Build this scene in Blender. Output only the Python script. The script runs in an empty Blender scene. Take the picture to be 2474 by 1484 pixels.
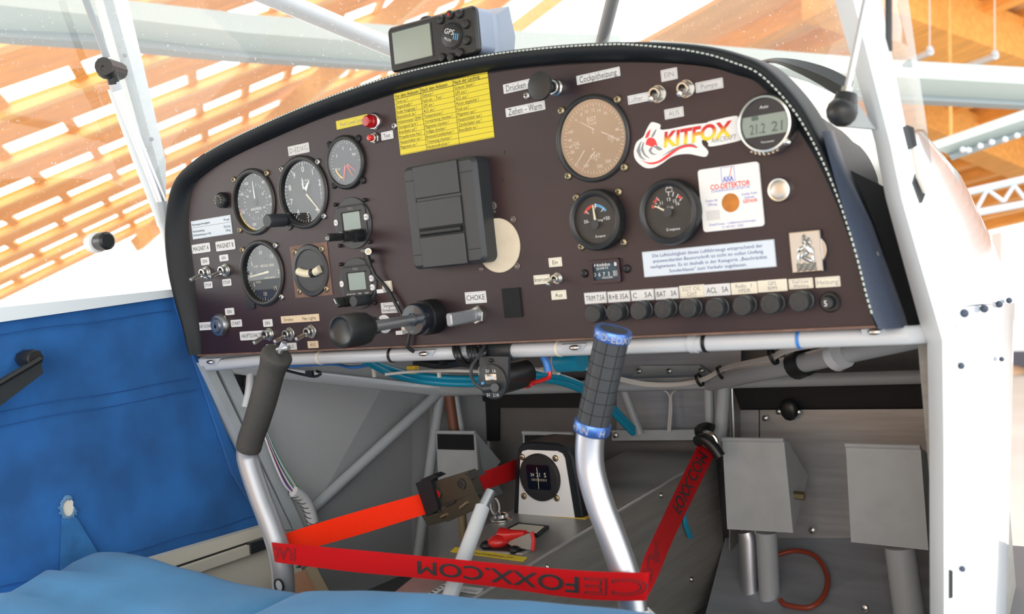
import bpy, math, random
from mathutils import Matrix, Vector
random.seed(7)
S = bpy.context.scene
COL = S.collection
# ------------------------------------------------------------------ camera (solved from the round gauges' bolt patterns)
CR = ((0.79514966, 0.59711275, -0.10579881), (-0.05382408, -0.10428440, -0.99308999), (-0.60401986, 0.79534969, -0.05078266))
CP = Vector((0.52919, -0.85015, 0.09105)); FPX = 2533.3
cam = bpy.data.cameras.new('camera'); cam_o = bpy.data.objects.new('camera', cam); COL.objects.link(cam_o)
cam.sensor_width = 36.0; cam.lens = 36.0 * FPX / 2474.0; cam.clip_start = 0.02; cam.clip_end = 200
R3 = Matrix((CR[0], [-c for c in CR[1]], [-c for c in CR[2]])).transposed()
cam_o.matrix_world = Matrix.Translation(CP) @ R3.to_4x4()
cam.dof.use_dof = True; cam.dof.focus_distance = 1.28; cam.dof.aperture_fstop = 8.0
S.camera = cam_o
# ------------------------------------------------------------------ daylight
W = bpy.data.worlds.new('overcast_sky'); S.world = W; W.use_nodes = True
bg = W.node_tree.nodes['Background']; bg.inputs[0].default_value = (0.95, 0.98, 1.0, 1); bg.inputs[1].default_value = 3.0
def area(name, loc, target, size, power, color):
    l = bpy.data.lights.new(name, 'AREA'); l.energy = power; l.color = color; l.shape = 'RECTANGLE'; l.size = size[0]; l.size_y = size[1]
    o = bpy.data.objects.new(name, l); COL.objects.link(o); o.location = loc
    o.rotation_euler = (Vector(target) - Vector(loc)).to_track_quat('-Z', 'Y').to_euler(); return o
area('hangar_gate_daylight', (3.2, -5.6, 1.3), (0, 0, 0), (5.6, 3.8), 270, (0.80, 0.90, 1.0))
area('hangar_window_daylight', (-5.0, -1.3, 1.6), (-.2, 0, .1), (4.0, 2.2), 130, (1.0, 0.97, 0.92))
S.view_settings.view_transform = 'Standard'; S.view_settings.look = 'None'
S.view_settings.exposure = -0.14; S.view_settings.gamma = 1.0; S.view_settings.use_curve_mapping = False

# ------------------------------------------------------------------ helpers: where a sight line meets a real surface
def ray(u, v):
    a = ((u - 1237) / FPX, (v - 742) / FPX, 1.0)
    return Vector([sum(a[k] * CR[k][i] for k in range(3)) for i in range(3)])
def on(axis, val, u, v):
    r = ray(u, v); t = (val - CP[axis]) / r[axis]; return CP + r * t
def onx(u, v, x): return on(0, x, u, v)
def ony(u, v, y=0.0): return on(1, y, u, v)
def onz(u, v, z): return on(2, z, u, v)
def deep(u, v, d): return CP + ray(u, v) * d
Q = {1: (400, 320, 4.364), 2: (440, 560, 4.638), 3: (880, 0, 3.7105), 4: (900, 340, 2.855), 5: (1180, 140, 4.2655), 6: (1500, 160, 3.373), 7: (1260, 420, 3.709), 8: (1540, 380, 3.534)}
def q(k, x, y): return (Q[k][0] + x / Q[k][2], Q[k][1] + y / Q[k][2])

# ------------------------------------------------------------------ materials
def MAT(name, col, rough=.5, metal=0.0, var=0.0, vs=40, bump=0.0, bs=300, spec=.5, coat=0.0, emit=0.0, sheen=0.0, col2=None, stretch=None):
    m = bpy.data.materials.new(name); m.use_nodes = True; nt = m.node_tree; N = nt.nodes; L = nt.links
    b = N['Principled BSDF']
    b.inputs['Base Color'].default_value = (*col, 1); b.inputs['Roughness'].default_value = rough; b.inputs['Metallic'].default_value = metal
    b.inputs['Specular IOR Level'].default_value = spec; b.inputs['Coat Weight'].default_value = coat; b.inputs['Sheen Weight'].default_value = sheen
    if sheen: b.inputs['Sheen Roughness'].default_value = .4
    if emit: b.inputs['Emission Color'].default_value = (*col, 1); b.inputs['Emission Strength'].default_value = emit
    if var or bump:
        tc = N.new('ShaderNodeTexCoord'); mp = N.new('ShaderNodeMapping'); L.new(tc.outputs['Object'], mp.inputs[0])
        if stretch: mp.inputs['Scale'].default_value = stretch
    if var:
        n = N.new('ShaderNodeTexNoise'); n.inputs['Scale'].default_value = vs; n.inputs['Detail'].default_value = 5; L.new(mp.outputs[0], n.inputs['Vector'])
        r = N.new('ShaderNodeValToRGB'); r.color_ramp.elements[0].position = .32; r.color_ramp.elements[1].position = .68
        c2 = col2 or tuple(min(1, c * (1 + var)) for c in col); c1 = col if col2 else tuple(c * (1 - var) for c in col)
        r.color_ramp.elements[0].color = (*c1, 1); r.color_ramp.elements[1].color = (*c2, 1)
        L.new(n.outputs['Fac'], r.inputs[0]); L.new(r.outputs[0], b.inputs['Base Color'])
    if bump:
        n = N.new('ShaderNodeTexNoise'); n.inputs['Scale'].default_value = bs; n.inputs['Detail'].default_value = 3; L.new(mp.outputs[0], n.inputs['Vector'])
        bp = N.new('ShaderNodeBump'); bp.inputs['Strength'].default_value = bump; bp.inputs['Distance'].default_value = .001
        L.new(n.outputs['Fac'], bp.inputs['Height']); L.new(bp.outputs[0], b.inputs['Normal'])
    return m
def PANE(name, tint, haze, gloss_rough=.03, hazecol=(1, 1, 1), fres=.08, dust=0.0):
    m = bpy.data.materials.new(name); m.use_nodes = True; nt = m.node_tree; N = nt.nodes; L = nt.links
    for n in list(N): N.remove(n)
    out = N.new('ShaderNodeOutputMaterial'); tr = N.new('ShaderNodeBsdfTransparent'); tr.inputs[0].default_value = (*tint, 1)
    gl = N.new('ShaderNodeBsdfGlossy'); gl.inputs['Roughness'].default_value = gloss_rough
    lw = N.new('ShaderNodeLayerWeight'); lw.inputs[0].default_value = .5
    pw = N.new('ShaderNodeMath'); pw.operation = 'POWER'; pw.inputs[1].default_value = 5.0; L.new(lw.outputs['Facing'], pw.inputs[0])
    fr = N.new('ShaderNodeMath'); fr.operation = 'MULTIPLY_ADD'; fr.inputs[1].default_value = 1 - fres; fr.inputs[2].default_value = fres; L.new(pw.outputs[0], fr.inputs[0])
    m1 = N.new('ShaderNodeMixShader'); L.new(fr.outputs[0], m1.inputs[0]); L.new(tr.outputs[0], m1.inputs[1]); L.new(gl.outputs[0], m1.inputs[2])
    last = m1
    if haze:
        tl = N.new('ShaderNodeBsdfTranslucent'); tl.inputs[0].default_value = (*hazecol, 1)
        df = N.new('ShaderNodeBsdfDiffuse'); df.inputs[0].default_value = (*hazecol, 1)
        m3 = N.new('ShaderNodeMixShader'); m3.inputs[0].default_value = .5; L.new(tl.outputs[0], m3.inputs[1]); L.new(df.outputs[0], m3.inputs[2])
        m2 = N.new('ShaderNodeMixShader'); m2.inputs[0].default_value = haze
        if dust:
            tc = N.new('ShaderNodeTexCoord'); n = N.new('ShaderNodeTexNoise'); n.inputs['Scale'].default_value = 260; n.inputs['Detail'].default_value = 2
            L.new(tc.outputs['Object'], n.inputs['Vector'])
            mr = N.new('ShaderNodeMapRange'); mr.inputs['From Min'].default_value = .66; mr.inputs['From Max'].default_value = .76
            mr.inputs['To Min'].default_value = haze; mr.inputs['To Max'].default_value = haze + dust
            L.new(n.outputs['Fac'], mr.inputs['Value']); L.new(mr.outputs[0], m2.inputs[0])
        L.new(last.outputs[0], m2.inputs[1]); L.new(m3.outputs[0], m2.inputs[2]); last = m2
    L.new(last.outputs[0], out.inputs[0]); return m
def METAL_SHEET(name, col, rough=.35, met=.5): return MAT(name, col, rough, met, var=.12, vs=9, bump=.12, bs=500, stretch=(1, 1, 14))

M = dict(
 panel=MAT('painted_wood_panel', (.016, .0075, .012), .43, var=1, vs=7, col2=(.029, .0115, .0145), bump=.10, bs=900, spec=.55),
 lip=MAT('black_leather', (.008, .011, .014), .5, bump=.3, bs=900, spec=.32),
 lipblue=MAT('dark_vinyl', (.035, .05, .085), .35, bump=.35, bs=800, spec=.6),
 stitch=MAT('thread', (.55, .60, .55), .6),
 black=MAT('black_plastic', (.014, .015, .016), .38, bump=.1, bs=900),
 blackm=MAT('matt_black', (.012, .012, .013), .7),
 charcoal=MAT('charcoal_plastic', (.030, .034, .038), .42, bump=.15, bs=1200),
 face=MAT('dial_black', (.013, .015, .018), .55),
 facegrey=MAT('dial_grey', (.045, .052, .055), .6),
 white=MAT('white_print', (.78, .78, .77), .55), ivory=MAT('cream_print', (.75, .68, .5), .55),
 ink=MAT('black_ink', (.02, .02, .022), .6), greyink=MAT('grey_ink', (.25, .25, .26), .6), blueink=MAT('blue_ink', (.06, .08, .25), .6), redink=MAT('red_ink', (.75, .05, .05), .6),
 label=MAT('white_label', (.68, .69, .70), .45), labcream=MAT('cream_label', (.76, .72, .60), .45), labbeige=MAT('beige_label', (.72, .58, .40), .45), labgrey=MAT('grey_label', (.62, .62, .61), .4), labblue=MAT('cool_white_label', (.62, .70, .78), .4),
 yellow=MAT('yellow_card', (.70, .58, .02), .4), yell2=MAT('yellow_tape', (.80, .62, .05), .5),
 chrome=MAT('bright_metal', (.72, .70, .66), .22, 1.0), steel=MAT('nickel_metal', (.58, .565, .53), .32, 1.0, bump=.1, bs=900), brass=MAT('dull_brass', (.42, .35, .22), .4, 1.0, bump=.2, bs=1500), darkscrew=MAT('black_screw', (.03, .03, .032), .35, .6), screwgrey=MAT('zinc', (.5, .5, .5), .3, 1.0),
 red=MAT('red_plastic', (.62, .02, .02), .28, coat=.4), redlens=MAT('red_lamp', (.42, .008, .012), .2, coat=.6), needle_red=MAT('needle_red', (.80, .05, .03), .5), needle_blue=MAT('scale_blue', (.12, .42, .72), .5), amber=MAT('amber_disc', (.50, .17, .02), .6, var=.2, vs=120), yarc=MAT('yellow_arc', (.75, .48, .04), .5), garc=MAT('green_arc', (.06, .4, .12), .5),
 lcd=MAT('lcd_screen', (.25, .31, .28), .25), lcdink=MAT('lcd_segments', (.08, .12, .11), .5),
 ltube=MAT('white_tube_paint', (.55, .58, .61), .3, coat=.4), gtube=MAT('grey_tube_paint', (.40, .43, .45), .4), alu=MAT('polished_aluminium', (.70, .72, .76), .40, 1.0, bump=.08, bs=60), alub=MAT('silver_paint', (.38, .39, .41), .42, .55), sheet=METAL_SHEET('brushed_sheet', (.50, .50, .50)), sheett=METAL_SHEET('tunnel_top_sheet', (.42, .415, .395), .38, .6), sheetd=METAL_SHEET('dull_sheet', (.27, .26, .235), .5, .2), sheetb=METAL_SHEET('cool_sheet', (.36, .39, .43), .4, .4), pedal=MAT('grey_pedal_paint', (.44, .475, .49), .42, var=.06, vs=30), wallgrey=MAT('grey_fabric_wall', (.36, .37, .375), .75, bump=.5, bs=700), firewall=MAT('firewall_grey', (.16, .15, .14), .6, var=.1, vs=20), floord=MAT('dark_floor', (.10, .10, .105), .6), beige=MAT('beige_skin', (.76, .71, .60), .55), tan=MAT('tan_edge', (.36, .28, .16), .5), brown=MAT('brown_hose', (.20, .075, .04), .5),
 white_paint=MAT('white_gelcoat', (.56, .62, .68), .18, coat=.6), cream=MAT('cream_gelcoat', (.80, .76, .66), .35), windowframe=MAT('window_frame_white', (.78, .82, .84), .4),
 blue=MAT('blue_velour', (.014, .118, .36), .85, var=.34, vs=9, bump=.35, bs=900, sheen=.35), seat=MAT('light_blue_velour', (.060, .235, .47), .85, var=.16, vs=7, bump=.3, bs=900, sheen=.08), bluethread=MAT('blue_thread', (.012, .08, .28), .8), foam=MAT('grey_foam', (.055, .053, .047), .6, bump=.8, bs=900), rubber=MAT('grey_rubber', (.040, .045, .050), .55), bluering=MAT('blue_anodised', (.10, .22, .62), .25, .7), strap=MAT('red_webbing', (.56, .006, .010), .6, spec=.12, bump=.5, bs=900, stretch=(1, 1, 6)), strapo=MAT('red_webbing_painted_sunlit', (.90, .028, .004), .6, spec=.1, bump=.5, bs=900), buckle=MAT('bronze_zinc', (.10, .095, .07), .38, .8), cyan=MAT('cyan_hose', (.01, .29, .46), .35), bluewire=MAT('blue_wire', (.05, .22, .62), .4), whitewire=MAT('white_wire', (.66, .64, .60), .5), wirecol=[MAT('wire_' + n, c, .5) for n, c in (('green', (.03, .25, .10)), ('purple', (.10, .06, .28)), ('red', (.4, .02, .02)), ('grey', (.5, .5, .48)))], clay=MAT('cream_putty', (.66, .58, .44), .7, bump=.8, bs=60, var=.05, vs=60), cork=MAT('old_glue_brown', (.17, .095, .07), .6, var=.25, vs=60), velcro=MAT('hook_fabric', (.012, .012, .014), .95, bump=1, bs=1500), hosered=MAT('red_brown_hose', (.30, .05, .025), .4),
 glass=PANE('gauge_glass', (.97, .98, .98), 0, fres=.12), glass2=PANE('shiny_gauge_glass', (.97, .98, .98), 0, fres=.36), glass3=PANE('clear_gauge_glass', (.97, .98, .98), 0, fres=.022), lens=PANE('lens_plastic', (.9, .9, .9), 0), wind=PANE('windscreen_plexiglass', (.96, .97, .97), .12, dust=.45), lwin=PANE('door_plexiglass', (.97, .98, .97), .035, dust=.45),
 wood=MAT('glulam_wood', (.90, .34, .03), .6, var=.18, vs=3, stretch=(1, 6, 6)), wood2=MAT('pale_boards', (.88, .50, .16), .6, var=.12, vs=2, stretch=(1, 8, 8)), wood3=MAT('pale_glulam', (.90, .44, .11), .6, var=.14, vs=3, stretch=(1, 6, 6)), wood4=MAT('light_ceiling_boards', (.88, .56, .28), .6, var=.10, vs=2, stretch=(1, 8, 8)), conc=MAT('concrete', (.58, .57, .54), .8, var=.08, vs=2), wing=MAT('wing_fabric_white', (.43, .49, .465), .5), wingd=MAT('wing_flap_grey', (.28, .33, .35), .5), wallg=MAT('hangar_wall', (.80, .54, .34), .7, var=.1, vs=1), darkgrey=MAT('dark_panel', (.06, .06, .08), .5), galv=MAT('truss_paint', (.62, .72, .80), .4))

# ------------------------------------------------------------------ mesh building
WM = {}
I4 = Matrix.Identity(4)
class MB:
    def __init__(s): s.v = []; s.f = []
    def add(s, vs, fs, T=None):
        k = len(s.v); s.v += [(T @ Vector(p)) if T else Vector(p) for p in vs]; s.f += [tuple(i + k for i in f) for f in fs]; return s
    def box(s, c, d, T=None):
        x, y, z = c; a, b, e = (t / 2 for t in d)
        return s.add([(x + i * a, y + j * b, z + k * e) for i in (-1, 1) for j in (-1, 1) for k in (-1, 1)], [(0, 1, 3, 2), (4, 6, 7, 5), (0, 4, 5, 1), (2, 3, 7, 6), (0, 2, 6, 4), (1, 5, 7, 3)], T)
    def prism(s, poly, z0, z1, bev=0.0, T=None):
        n = len(poly); ar = sum(poly[i][0] * poly[(i + 1) % n][1] - poly[(i + 1) % n][0] * poly[i][1] for i in range(n))
        if ar < 0: poly = poly[::-1]
        rings = [[(x, y, z0) for x, y in poly], [(x, y, z1 - bev) for x, y in poly]]
        if bev:
            ins = []
            for i in range(n):
                p, c, e = Vector(poly[i - 1]), Vector(poly[i]), Vector(poly[(i + 1) % n])
                d1 = (c - p).normalized() if (c - p).length else Vector((1, 0)); d2 = (e - c).normalized() if (e - c).length else d1
                nn = Vector((-d1.y - d2.y, d1.x + d2.x)); nn = nn.normalized() if nn.length else nn
                ins.append((c.x + nn.x * bev, c.y + nn.y * bev, z1))
            rings.append(ins)
        vs = [p for r in rings for p in r]; fs = [tuple(range(n))[::-1]]
        for k in range(len(rings) - 1): fs += [(k * n + i, k * n + (i + 1) % n, (k + 1) * n + (i + 1) % n, (k + 1) * n + i) for i in range(n)]
        fs.append(tuple((len(rings) - 1) * n + i for i in range(n)))
        return s.add(vs, fs, T)
    def rrect(s, cx, cy, w, h, r, z0, z1, bev=0.0, T=None, n=4): return s.prism(rr(cx, cy, w, h, r, n), z0, z1, bev, T)
    def lathe(s, prof, n=32, T=None):
        vs = []; fs = []; m = len(prof)
        for i in range(n):
            a = 2 * math.pi * i / n
            vs += [(r * math.cos(a), r * math.sin(a), z) for r, z in prof]
        for i in range(n):
            j = (i + 1) % n
            fs += [(i * m + k, j * m + k, j * m + k + 1, i * m + k + 1) for k in range(m - 1)]
        if prof[0][0] > 1e-6: fs.append(tuple(i * m for i in range(n))[::-1]) if s_cap(prof, 0) else None
        if prof[-1][0] > 1e-6: fs.append(tuple(i * m + m - 1 for i in range(n))) if s_cap(prof, -1) else None
        return s.add(vs, fs, T)
    def ring(s, prof, n=40, T=None):   # closed profile revolved: a hollow ring
        vs = []; fs = []; m = len(prof)
        for i in range(n):
            a = 2 * math.pi * i / n
            vs += [(r * math.cos(a), r * math.sin(a), z) for r, z in prof]
        for i in range(n):
            j = (i + 1) % n
            fs += [(i * m + k, j * m + k, j * m + (k + 1) % m, i * m + (k + 1) % m) for k in range(m)]
        return s.add(vs, fs, T)
    def tube(s, pts, r, n=10, cap=True):
        pts = [Vector(p) for p in pts]; m = len(pts); rs = r if isinstance(r, (list, tuple)) else [r] * m
        T = []
        for i in range(m):
            t = (pts[min(i + 1, m - 1)] - pts[max(i - 1, 0)]).normalized(); T.append(t)
        up = Vector((0, 0, 1)) if abs(T[0].z) < .9 else Vector((0, 1, 0)); nrm = (up - T[0] * up.dot(T[0])).normalized()
        vs = []
        for i in range(m):
            nrm = (nrm - T[i] * nrm.dot(T[i])).normalized(); bi = T[i].cross(nrm)
            vs += [pts[i] + (nrm * math.cos(2 * math.pi * k / n) + bi * math.sin(2 * math.pi * k / n)) * rs[i] for k in range(n)]
        fs = [(i * n + k, i * n + (k + 1) % n, (i + 1) * n + (k + 1) % n, (i + 1) * n + k) for i in range(m - 1) for k in range(n)]
        if cap: fs += [tuple(range(n))[::-1], tuple((m - 1) * n + k for k in range(n))]
        return s.add(vs, fs)
    def ball(s, c, r, n=14, sc=(1, 1, 1)):
        prof = [(r * math.sin(math.pi * k / (n // 2)), -r * math.cos(math.pi * k / (n // 2))) for k in range(n // 2 + 1)]
        return s.lathe([(max(a, 1e-7), b) for a, b in prof], n, Matrix.Translation(c) @ Matrix.Diagonal((*sc, 1)))
    def grid(s, rows, close=False):   # loft through rows of points
        n = len(rows[0]); vs = [p for r in rows for p in r]
        fs = [(i * n + k, i * n + (k + 1) % n, (i + 1) * n + (k + 1) % n, (i + 1) * n + k) for i in range(len(rows) - 1) for k in range(n if close else n - 1)]
        return s.add(vs, fs)
    def slab(s, quad, th):   # four world points, given thickness away from the viewer
        qd = [Vector(p) for p in quad]; nn = (qd[1] - qd[0]).cross(qd[3] - qd[0]).normalized()
        if nn.dot(qd[0] - CP) < 0: nn = -nn
        return s.add(qd + [p + nn * th for p in qd], [(0, 1, 2, 3), (7, 6, 5, 4)] + [(i, i + 4, (i + 1) % 4 + 4, (i + 1) % 4) for i in range(4)])
    def text(s, body, x=0, y=0, size=.005, w=None, align='c', sx=1.0, rot=0.0, z=0.0, th=0.0, outline=0.0, T=None, bold=0.0, shear=0.0, vfit=False):
        c = bpy.data.curves.new('lettering_source', 'FONT'); c.body = body; c.resolution_u = 4 if size >= .009 else 2; c.shear = shear
        if bold: c.bevel_depth = bold; c.bevel_resolution = 0
        if outline: c.fill_mode = 'NONE'; c.bevel_depth = outline; c.bevel_resolution = 0
        o = bpy.data.objects.new('lettering_source', c); me = o.to_mesh()
        vs = [v.co.copy() for v in me.vertices]; fs = [tuple(p.vertices) for p in me.polygons]; o.to_mesh_clear()
        bpy.data.objects.remove(o); bpy.data.curves.remove(c)
        if not vs: return s
        x0 = min(v.x for v in vs); x1 = max(v.x for v in vs)
        sy = size / .682; k = sy * sx
        if w: k = w / (x1 - x0)
        off = {'c': (x0 + x1) / 2, 'l': x0, 'r': x1}[align]
        cr, sr = math.cos(rot), math.sin(rot); out = []
        for v in vs:
            a = (v.x - off) * k; b = (v.y - .341) * sy
            out.append((x + a * cr - b * sr, y + a * sr + b * cr, z + th + v.z * sy))
        return s.add(out, fs, T)
def s_cap(prof, k): return True
def rr(cx, cy, w, h, r, n=4):
    p = []
    for (sx, sy, a0) in ((1, 1, 0), (-1, 1, 90), (-1, -1, 180), (1, -1, 270)):
        for k in range(n + 1):
            a = math.radians(a0 + 90 * k / n); p.append((cx + sx * (w / 2 - r) + r * math.cos(a), cy + sy * (h / 2 - r) + r * math.sin(a)))
    return p
def circ(cx, cy, r, n=40): return [(cx + r * math.cos(2 * math.pi * k / n), cy + r * math.sin(2 * math.pi * k / n)) for k in range(n)]
def smooth_path(pts, k=6):
    P = [Vector(p) for p in pts]; out = []
    for i in range(len(P) - 1):
        a, b, c, d = P[max(i - 1, 0)], P[i], P[i + 1], P[min(i + 2, len(P) - 1)]
        for j in range(k):
            t = j / k; out.append(.5 * ((2 * b) + (c - a) * t + (2 * a - 5 * b + 4 * c - d) * t * t + (3 * b - a - 3 * c + d) * t ** 3))
    out.append(P[-1]); return out
def mesh_of(mb, name, angle=40):
    me = bpy.data.meshes.new(name); me.from_pydata([tuple(v) for v in mb.v], [], mb.f); me.validate(); 
    import bmesh
    b = bmesh.new(); b.from_mesh(me); bmesh.ops.recalc_face_normals(b, faces=b.faces); b.to_mesh(me); b.free()
    me.polygons.foreach_set('use_smooth', [True] * len(me.polygons)); me.set_sharp_from_angle(angle=math.radians(angle)); return me
SUBOF = {}      # dial markings are sub-parts of the dial
def put(name, mb, mat, parent=None, world=False, label=None, kind=None, loc=None, T=None, angle=40):
    if name in ('markings', 'yellow_arc', 'green_arc', 'red_line', 'red_marks', 'red_scale', 'blue_scale') and parent in SUBOF: parent = SUBOF[parent]
    """link one mesh object; world=True: points are world points and are moved into the parent's frame"""
    if isinstance(mb, MB):
        if world and parent is not None: inv = WM[parent].inverted(); mb.v = [inv @ Vector(p) for p in mb.v]
        me = mesh_of(mb, name, angle)
    else: me = mb
    if mat is not None and not len(me.materials): me.materials.append(mat)
    o = bpy.data.objects.new(name, me); COL.objects.link(o)
    if parent is not None: o.parent = parent
    if T is not None: o.matrix_local = T
    WM[o] = (WM[parent] if parent is not None else I4) @ (T if T is not None else I4)
    if label: o['label'] = label
    if kind: o['kind'] = kind
    return o
def thing(name, label, cat, loc=(0, 0, 0), rot=None, group=None):
    o = bpy.data.objects.new(name, None); COL.objects.link(o); o.empty_display_size = .01
    T = Matrix.Translation(loc) @ (rot if rot else I4); o.matrix_world = T; WM[o] = T
    o['label'] = label; o['category'] = cat
    if group: o['group'] = group
    return o
def tag(o, label, cat, group=None):
    o['label'] = label; o['category'] = cat
    if group: o['group'] = group
    return o
RX = Matrix.Rotation(math.pi / 2, 4, 'X')     # panel frame: local x right, y up, z out of the panel towards the seats
def pthing(name, label, cat, uv=None, xz=None, group=None, out=0.0):
    p = ony(uv[0], uv[1], -out) if uv else Vector((xz[0], 0, xz[1]))
    return thing(name, label, cat, (p.x, 0, p.z), RX, group)
# ------------------------------------------------------------------ the hangar
def struct(name, mb, mat, T=None, parent=None, kind='structure'):
    o = put(name, mb, mat, parent, T=T)
    if parent is None: o['kind'] = 'structure'
    return o
struct('floor', MB().box((2, 2, -1.42), (44, 44, .1)), M['conc'])
def frame_of(va, vb, o):
    a = ray(*va).normalized(); n = a.cross(ray(*vb)).normalized()
    if n.z < 0: n = -n
    b = n.cross(a)
    return Matrix(((a.x, b.x, n.x, o.x), (a.y, b.y, n.y, o.y), (a.z, b.z, n.z, o.z), (0, 0, 0, 1))), a, b, n
def plane_hit(T, u, v):
    r = ray(u, v); n = Vector(T.col[2][:3]); o = Vector(T.col[3][:3]); t = (o - CP).dot(n) / r.dot(n); return T.inverted() @ (CP + r * t)
T1, a1, b1, n1 = frame_of((3446, -965), (167, 1044), CP + ray(300, 300).normalized() * 9)
ceil1 = bpy.data.objects.new('ceiling', None); COL.objects.link(ceil1); ceil1.matrix_world = T1; WM[ceil1] = T1; ceil1['kind'] = 'structure'
A0, A1 = -4.2, 7.2
for k in range(-5, 6):
    b0 = -.37 + 1.14 * k
    put('ceiling_board', MB().box(((A0 + A1) / 2, b0 + .57, .05), (A1 - A0, .77, .03)), M['wood'], ceil1)
    put('purlin', MB().box(((A0 + A1) / 2, b0 + .235, .012), (A1 - A0, .10, .05)), M['wood2'], ceil1)
mull = mesh_of(MB().box((0, 0, 0), (.075, .42, .04)), 'window_mullion'); mull.materials.append(M['wood'])
for k in range(-5, 6):
    b0 = -.37 + 1.14 * k
    for j in range(21):
        if j == 20: continue
        put('window_mullion', mull, None, ceil1, T=Matrix.Translation((A0 + .25 + j * .56 + .1 * (k % 3), b0, .05)) @ Matrix.Rotation(-.5, 4, 'Z'))
for a in (2.55, 5.4, 8.3): put('rafter', MB().box((a, -.2, -.16), (.12, 12, .18)), M['wood2'], ceil1)
T2, a2, b2, n2 = frame_of((-423, 1198), (6000, 1250), CP + ray(2350, 100).normalized() * 11)
ceil2 = bpy.data.objects.new('ceiling', None); COL.objects.link(ceil2); ceil2.matrix_world = T2; WM[ceil2] = T2; ceil2['kind'] = 'structure'
hs = [plane_hit(T2, u, v) for u in (1980, 2600) for v in (-120, 480)]
ax0, ax1 = min(p.x for p in hs), max(p.x for p in hs); bx0, bx1 = min(p.y for p in hs), max(p.y for p in hs)
def pb(u, v): return plane_hit(T2, u, v).y
lines = [pb(2165, 80), pb(2200, 120), pb(2250, 180), pb(2340, 245), pb(2330, 350), pb(2330, 420), pb(2330, 480)]
nb = 14
for i in range(nb):
    y = bx0 + (bx1 - bx0) * (i + .5) / nb; w = (bx1 - bx0) / nb
    put('ceiling_board', MB().box(((ax0 + ax1) / 2, y, .06), (ax1 - ax0 + 2, w * .985, .05)), M['wood4'], ceil2)
    put('purlin', MB().box(((ax0 + ax1) / 2, y - w / 2, -.06), (ax1 - ax0 + 2, w * .2, .2)), M['wood3'], ceil2)
for (uv0, uv1, w) in (((2200, -25), (2500, 90), .5), ((2300, 262), (2480, 345), .3)):
    p, r = plane_hit(T2, *uv0), plane_hit(T2, *uv1); d = (r - p); p -= d * .6; r += d * .3; nn = Vector((-d.y, d.x, 0)).normalized() * w * .5
    put('glulam_beam', MB().prism([(p + nn)[:2], (r + nn)[:2], (r - nn)[:2], (p - nn)[:2]], -.45, -.05), M['wood3'], ceil2)
struct('wall_back', MB().box((1, -8, 2.0), (16, .2, 7)), M['wallg'])
# far corner of the hangar seen past the fuselage side
wf = struct('wall_front', MB().slab([deep(2420, 560, 9), deep(2620, 560, 9), deep(2620, 1300, 9), deep(2420, 1300, 9)], .2), M['windowframe'])
put('wall_panel', MB().slab([deep(2440, 870, 8.8), deep(2560, 870, 8.8), deep(2560, 1045, 8.8), deep(2440, 1045, 8.8)], .1), M['wallg'], wf, world=True)
put('wall_panel', MB().slab([deep(2440, 1040, 8.7), deep(2560, 1040, 8.7), deep(2560, 1235, 8.7), deep(2440, 1235, 8.7)], .1), M['darkgrey'], wf, world=True)
put('wall_panel', MB().slab([deep(2440, 850, 8.7), deep(2560, 850, 8.7), deep(2560, 905, 8.7), deep(2440, 880, 8.7)], .1), M['darkgrey'], wf, world=True)
for i, (u, v, u2, v2) in enumerate(((2190, 152, 2249, 125), (2345, 155, 2406, 135))):
    d = 8.0; r0 = deep(u2, v2, d)
    lt = thing('hanging_light', ('slim white tube light hanging by wires above the wing, nearer the cabin door frame', 'slim white tube light hanging by wires above the wing, nearer the diagonal timber post')[i], 'lamp', r0, group='tube lights under the timber ceiling')
    put('lamp_body', MB().tube([deep(u - 20, v + 8, d + .5), r0], .028, 8), M['white_paint'], lt, True)
    for (uu, vv) in ((u2 - 3, v2),): put('wire', MB().tube([deep(uu, vv, d), deep(uu, -60, d)], .006, 6), M['whitewire'], lt, True)
    put('hook', MB().ball(deep(u2 - 3, v2 - 6, d), .03, 8), M['white_paint'], lt, True)
tag(put('ceiling_cable', MB().tube([deep(2292, -40, 8.5), deep(2297, 330, 8.5)], .014, 6), M['wood2']), 'long pale cable hanging straight down between the two tube lights', 'cable')
# other aircraft
def wing(name, label, pts_top, pts_crease, pts_bot, d0, d1, th):
    t = thing(name, label, 'wing', deep(*pts_crease[0], d0)); n = len(pts_top)
    ds = [d0 + (d1 - d0) * i / (n - 1) for i in range(n)]
    def strip(a, b, back):
        return [[deep(*p, d + 0.0) for p, d in zip(a, ds)], [deep(p[0] * .5 + r[0] * .5, p[1] * .5 + r[1] * .5, d - th * .12) for p, r, d in zip(a, b, ds)], [deep(*p, d) for p, d in zip(b, ds)], [deep(p[0], p[1], d + back) for p, d in zip(b, ds)], [deep(p[0], p[1], d + back) for p, d in zip(a, ds)]]
    def loft(rows): return MB().grid([[r[i] for r in rows] for i in range(n)], True)
    put('wing_panel', loft(strip(pts_top, pts_crease, th)), M['wing'], t, True); put('flap', loft(strip(pts_crease, pts_bot, th)), M['wingd'], t, True)
    return t
wing('aircraft_wing', 'large pale wing of another aircraft across the windscreen, behind the diagonal strut', [(-260, -80), (-80, -60), (300, 0), (620, 36), (960, 62), (1250, 75), (1500, 84)], [(-260, 60), (-80, 68), (240, 82), (560, 122), (930, 150), (1250, 168), (1500, 180)], [(-260, 92), (-80, 100), (240, 121), (560, 150), (930, 172), (1250, 190), (1500, 202)], 2.9, 4.6, .35)
wing('aircraft_wing', 'white aircraft wing just under the tube lights, dark flap along its lower edge', [(1570, 97), (2150, 144), (2480, 163), (2640, 172)], [(1570, 182), (2150, 226), (2480, 243), (2640, 252)], [(1570, 197), (2150, 250), (2480, 266), (2640, 276)], 4.8, 4.8, .5)
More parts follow.
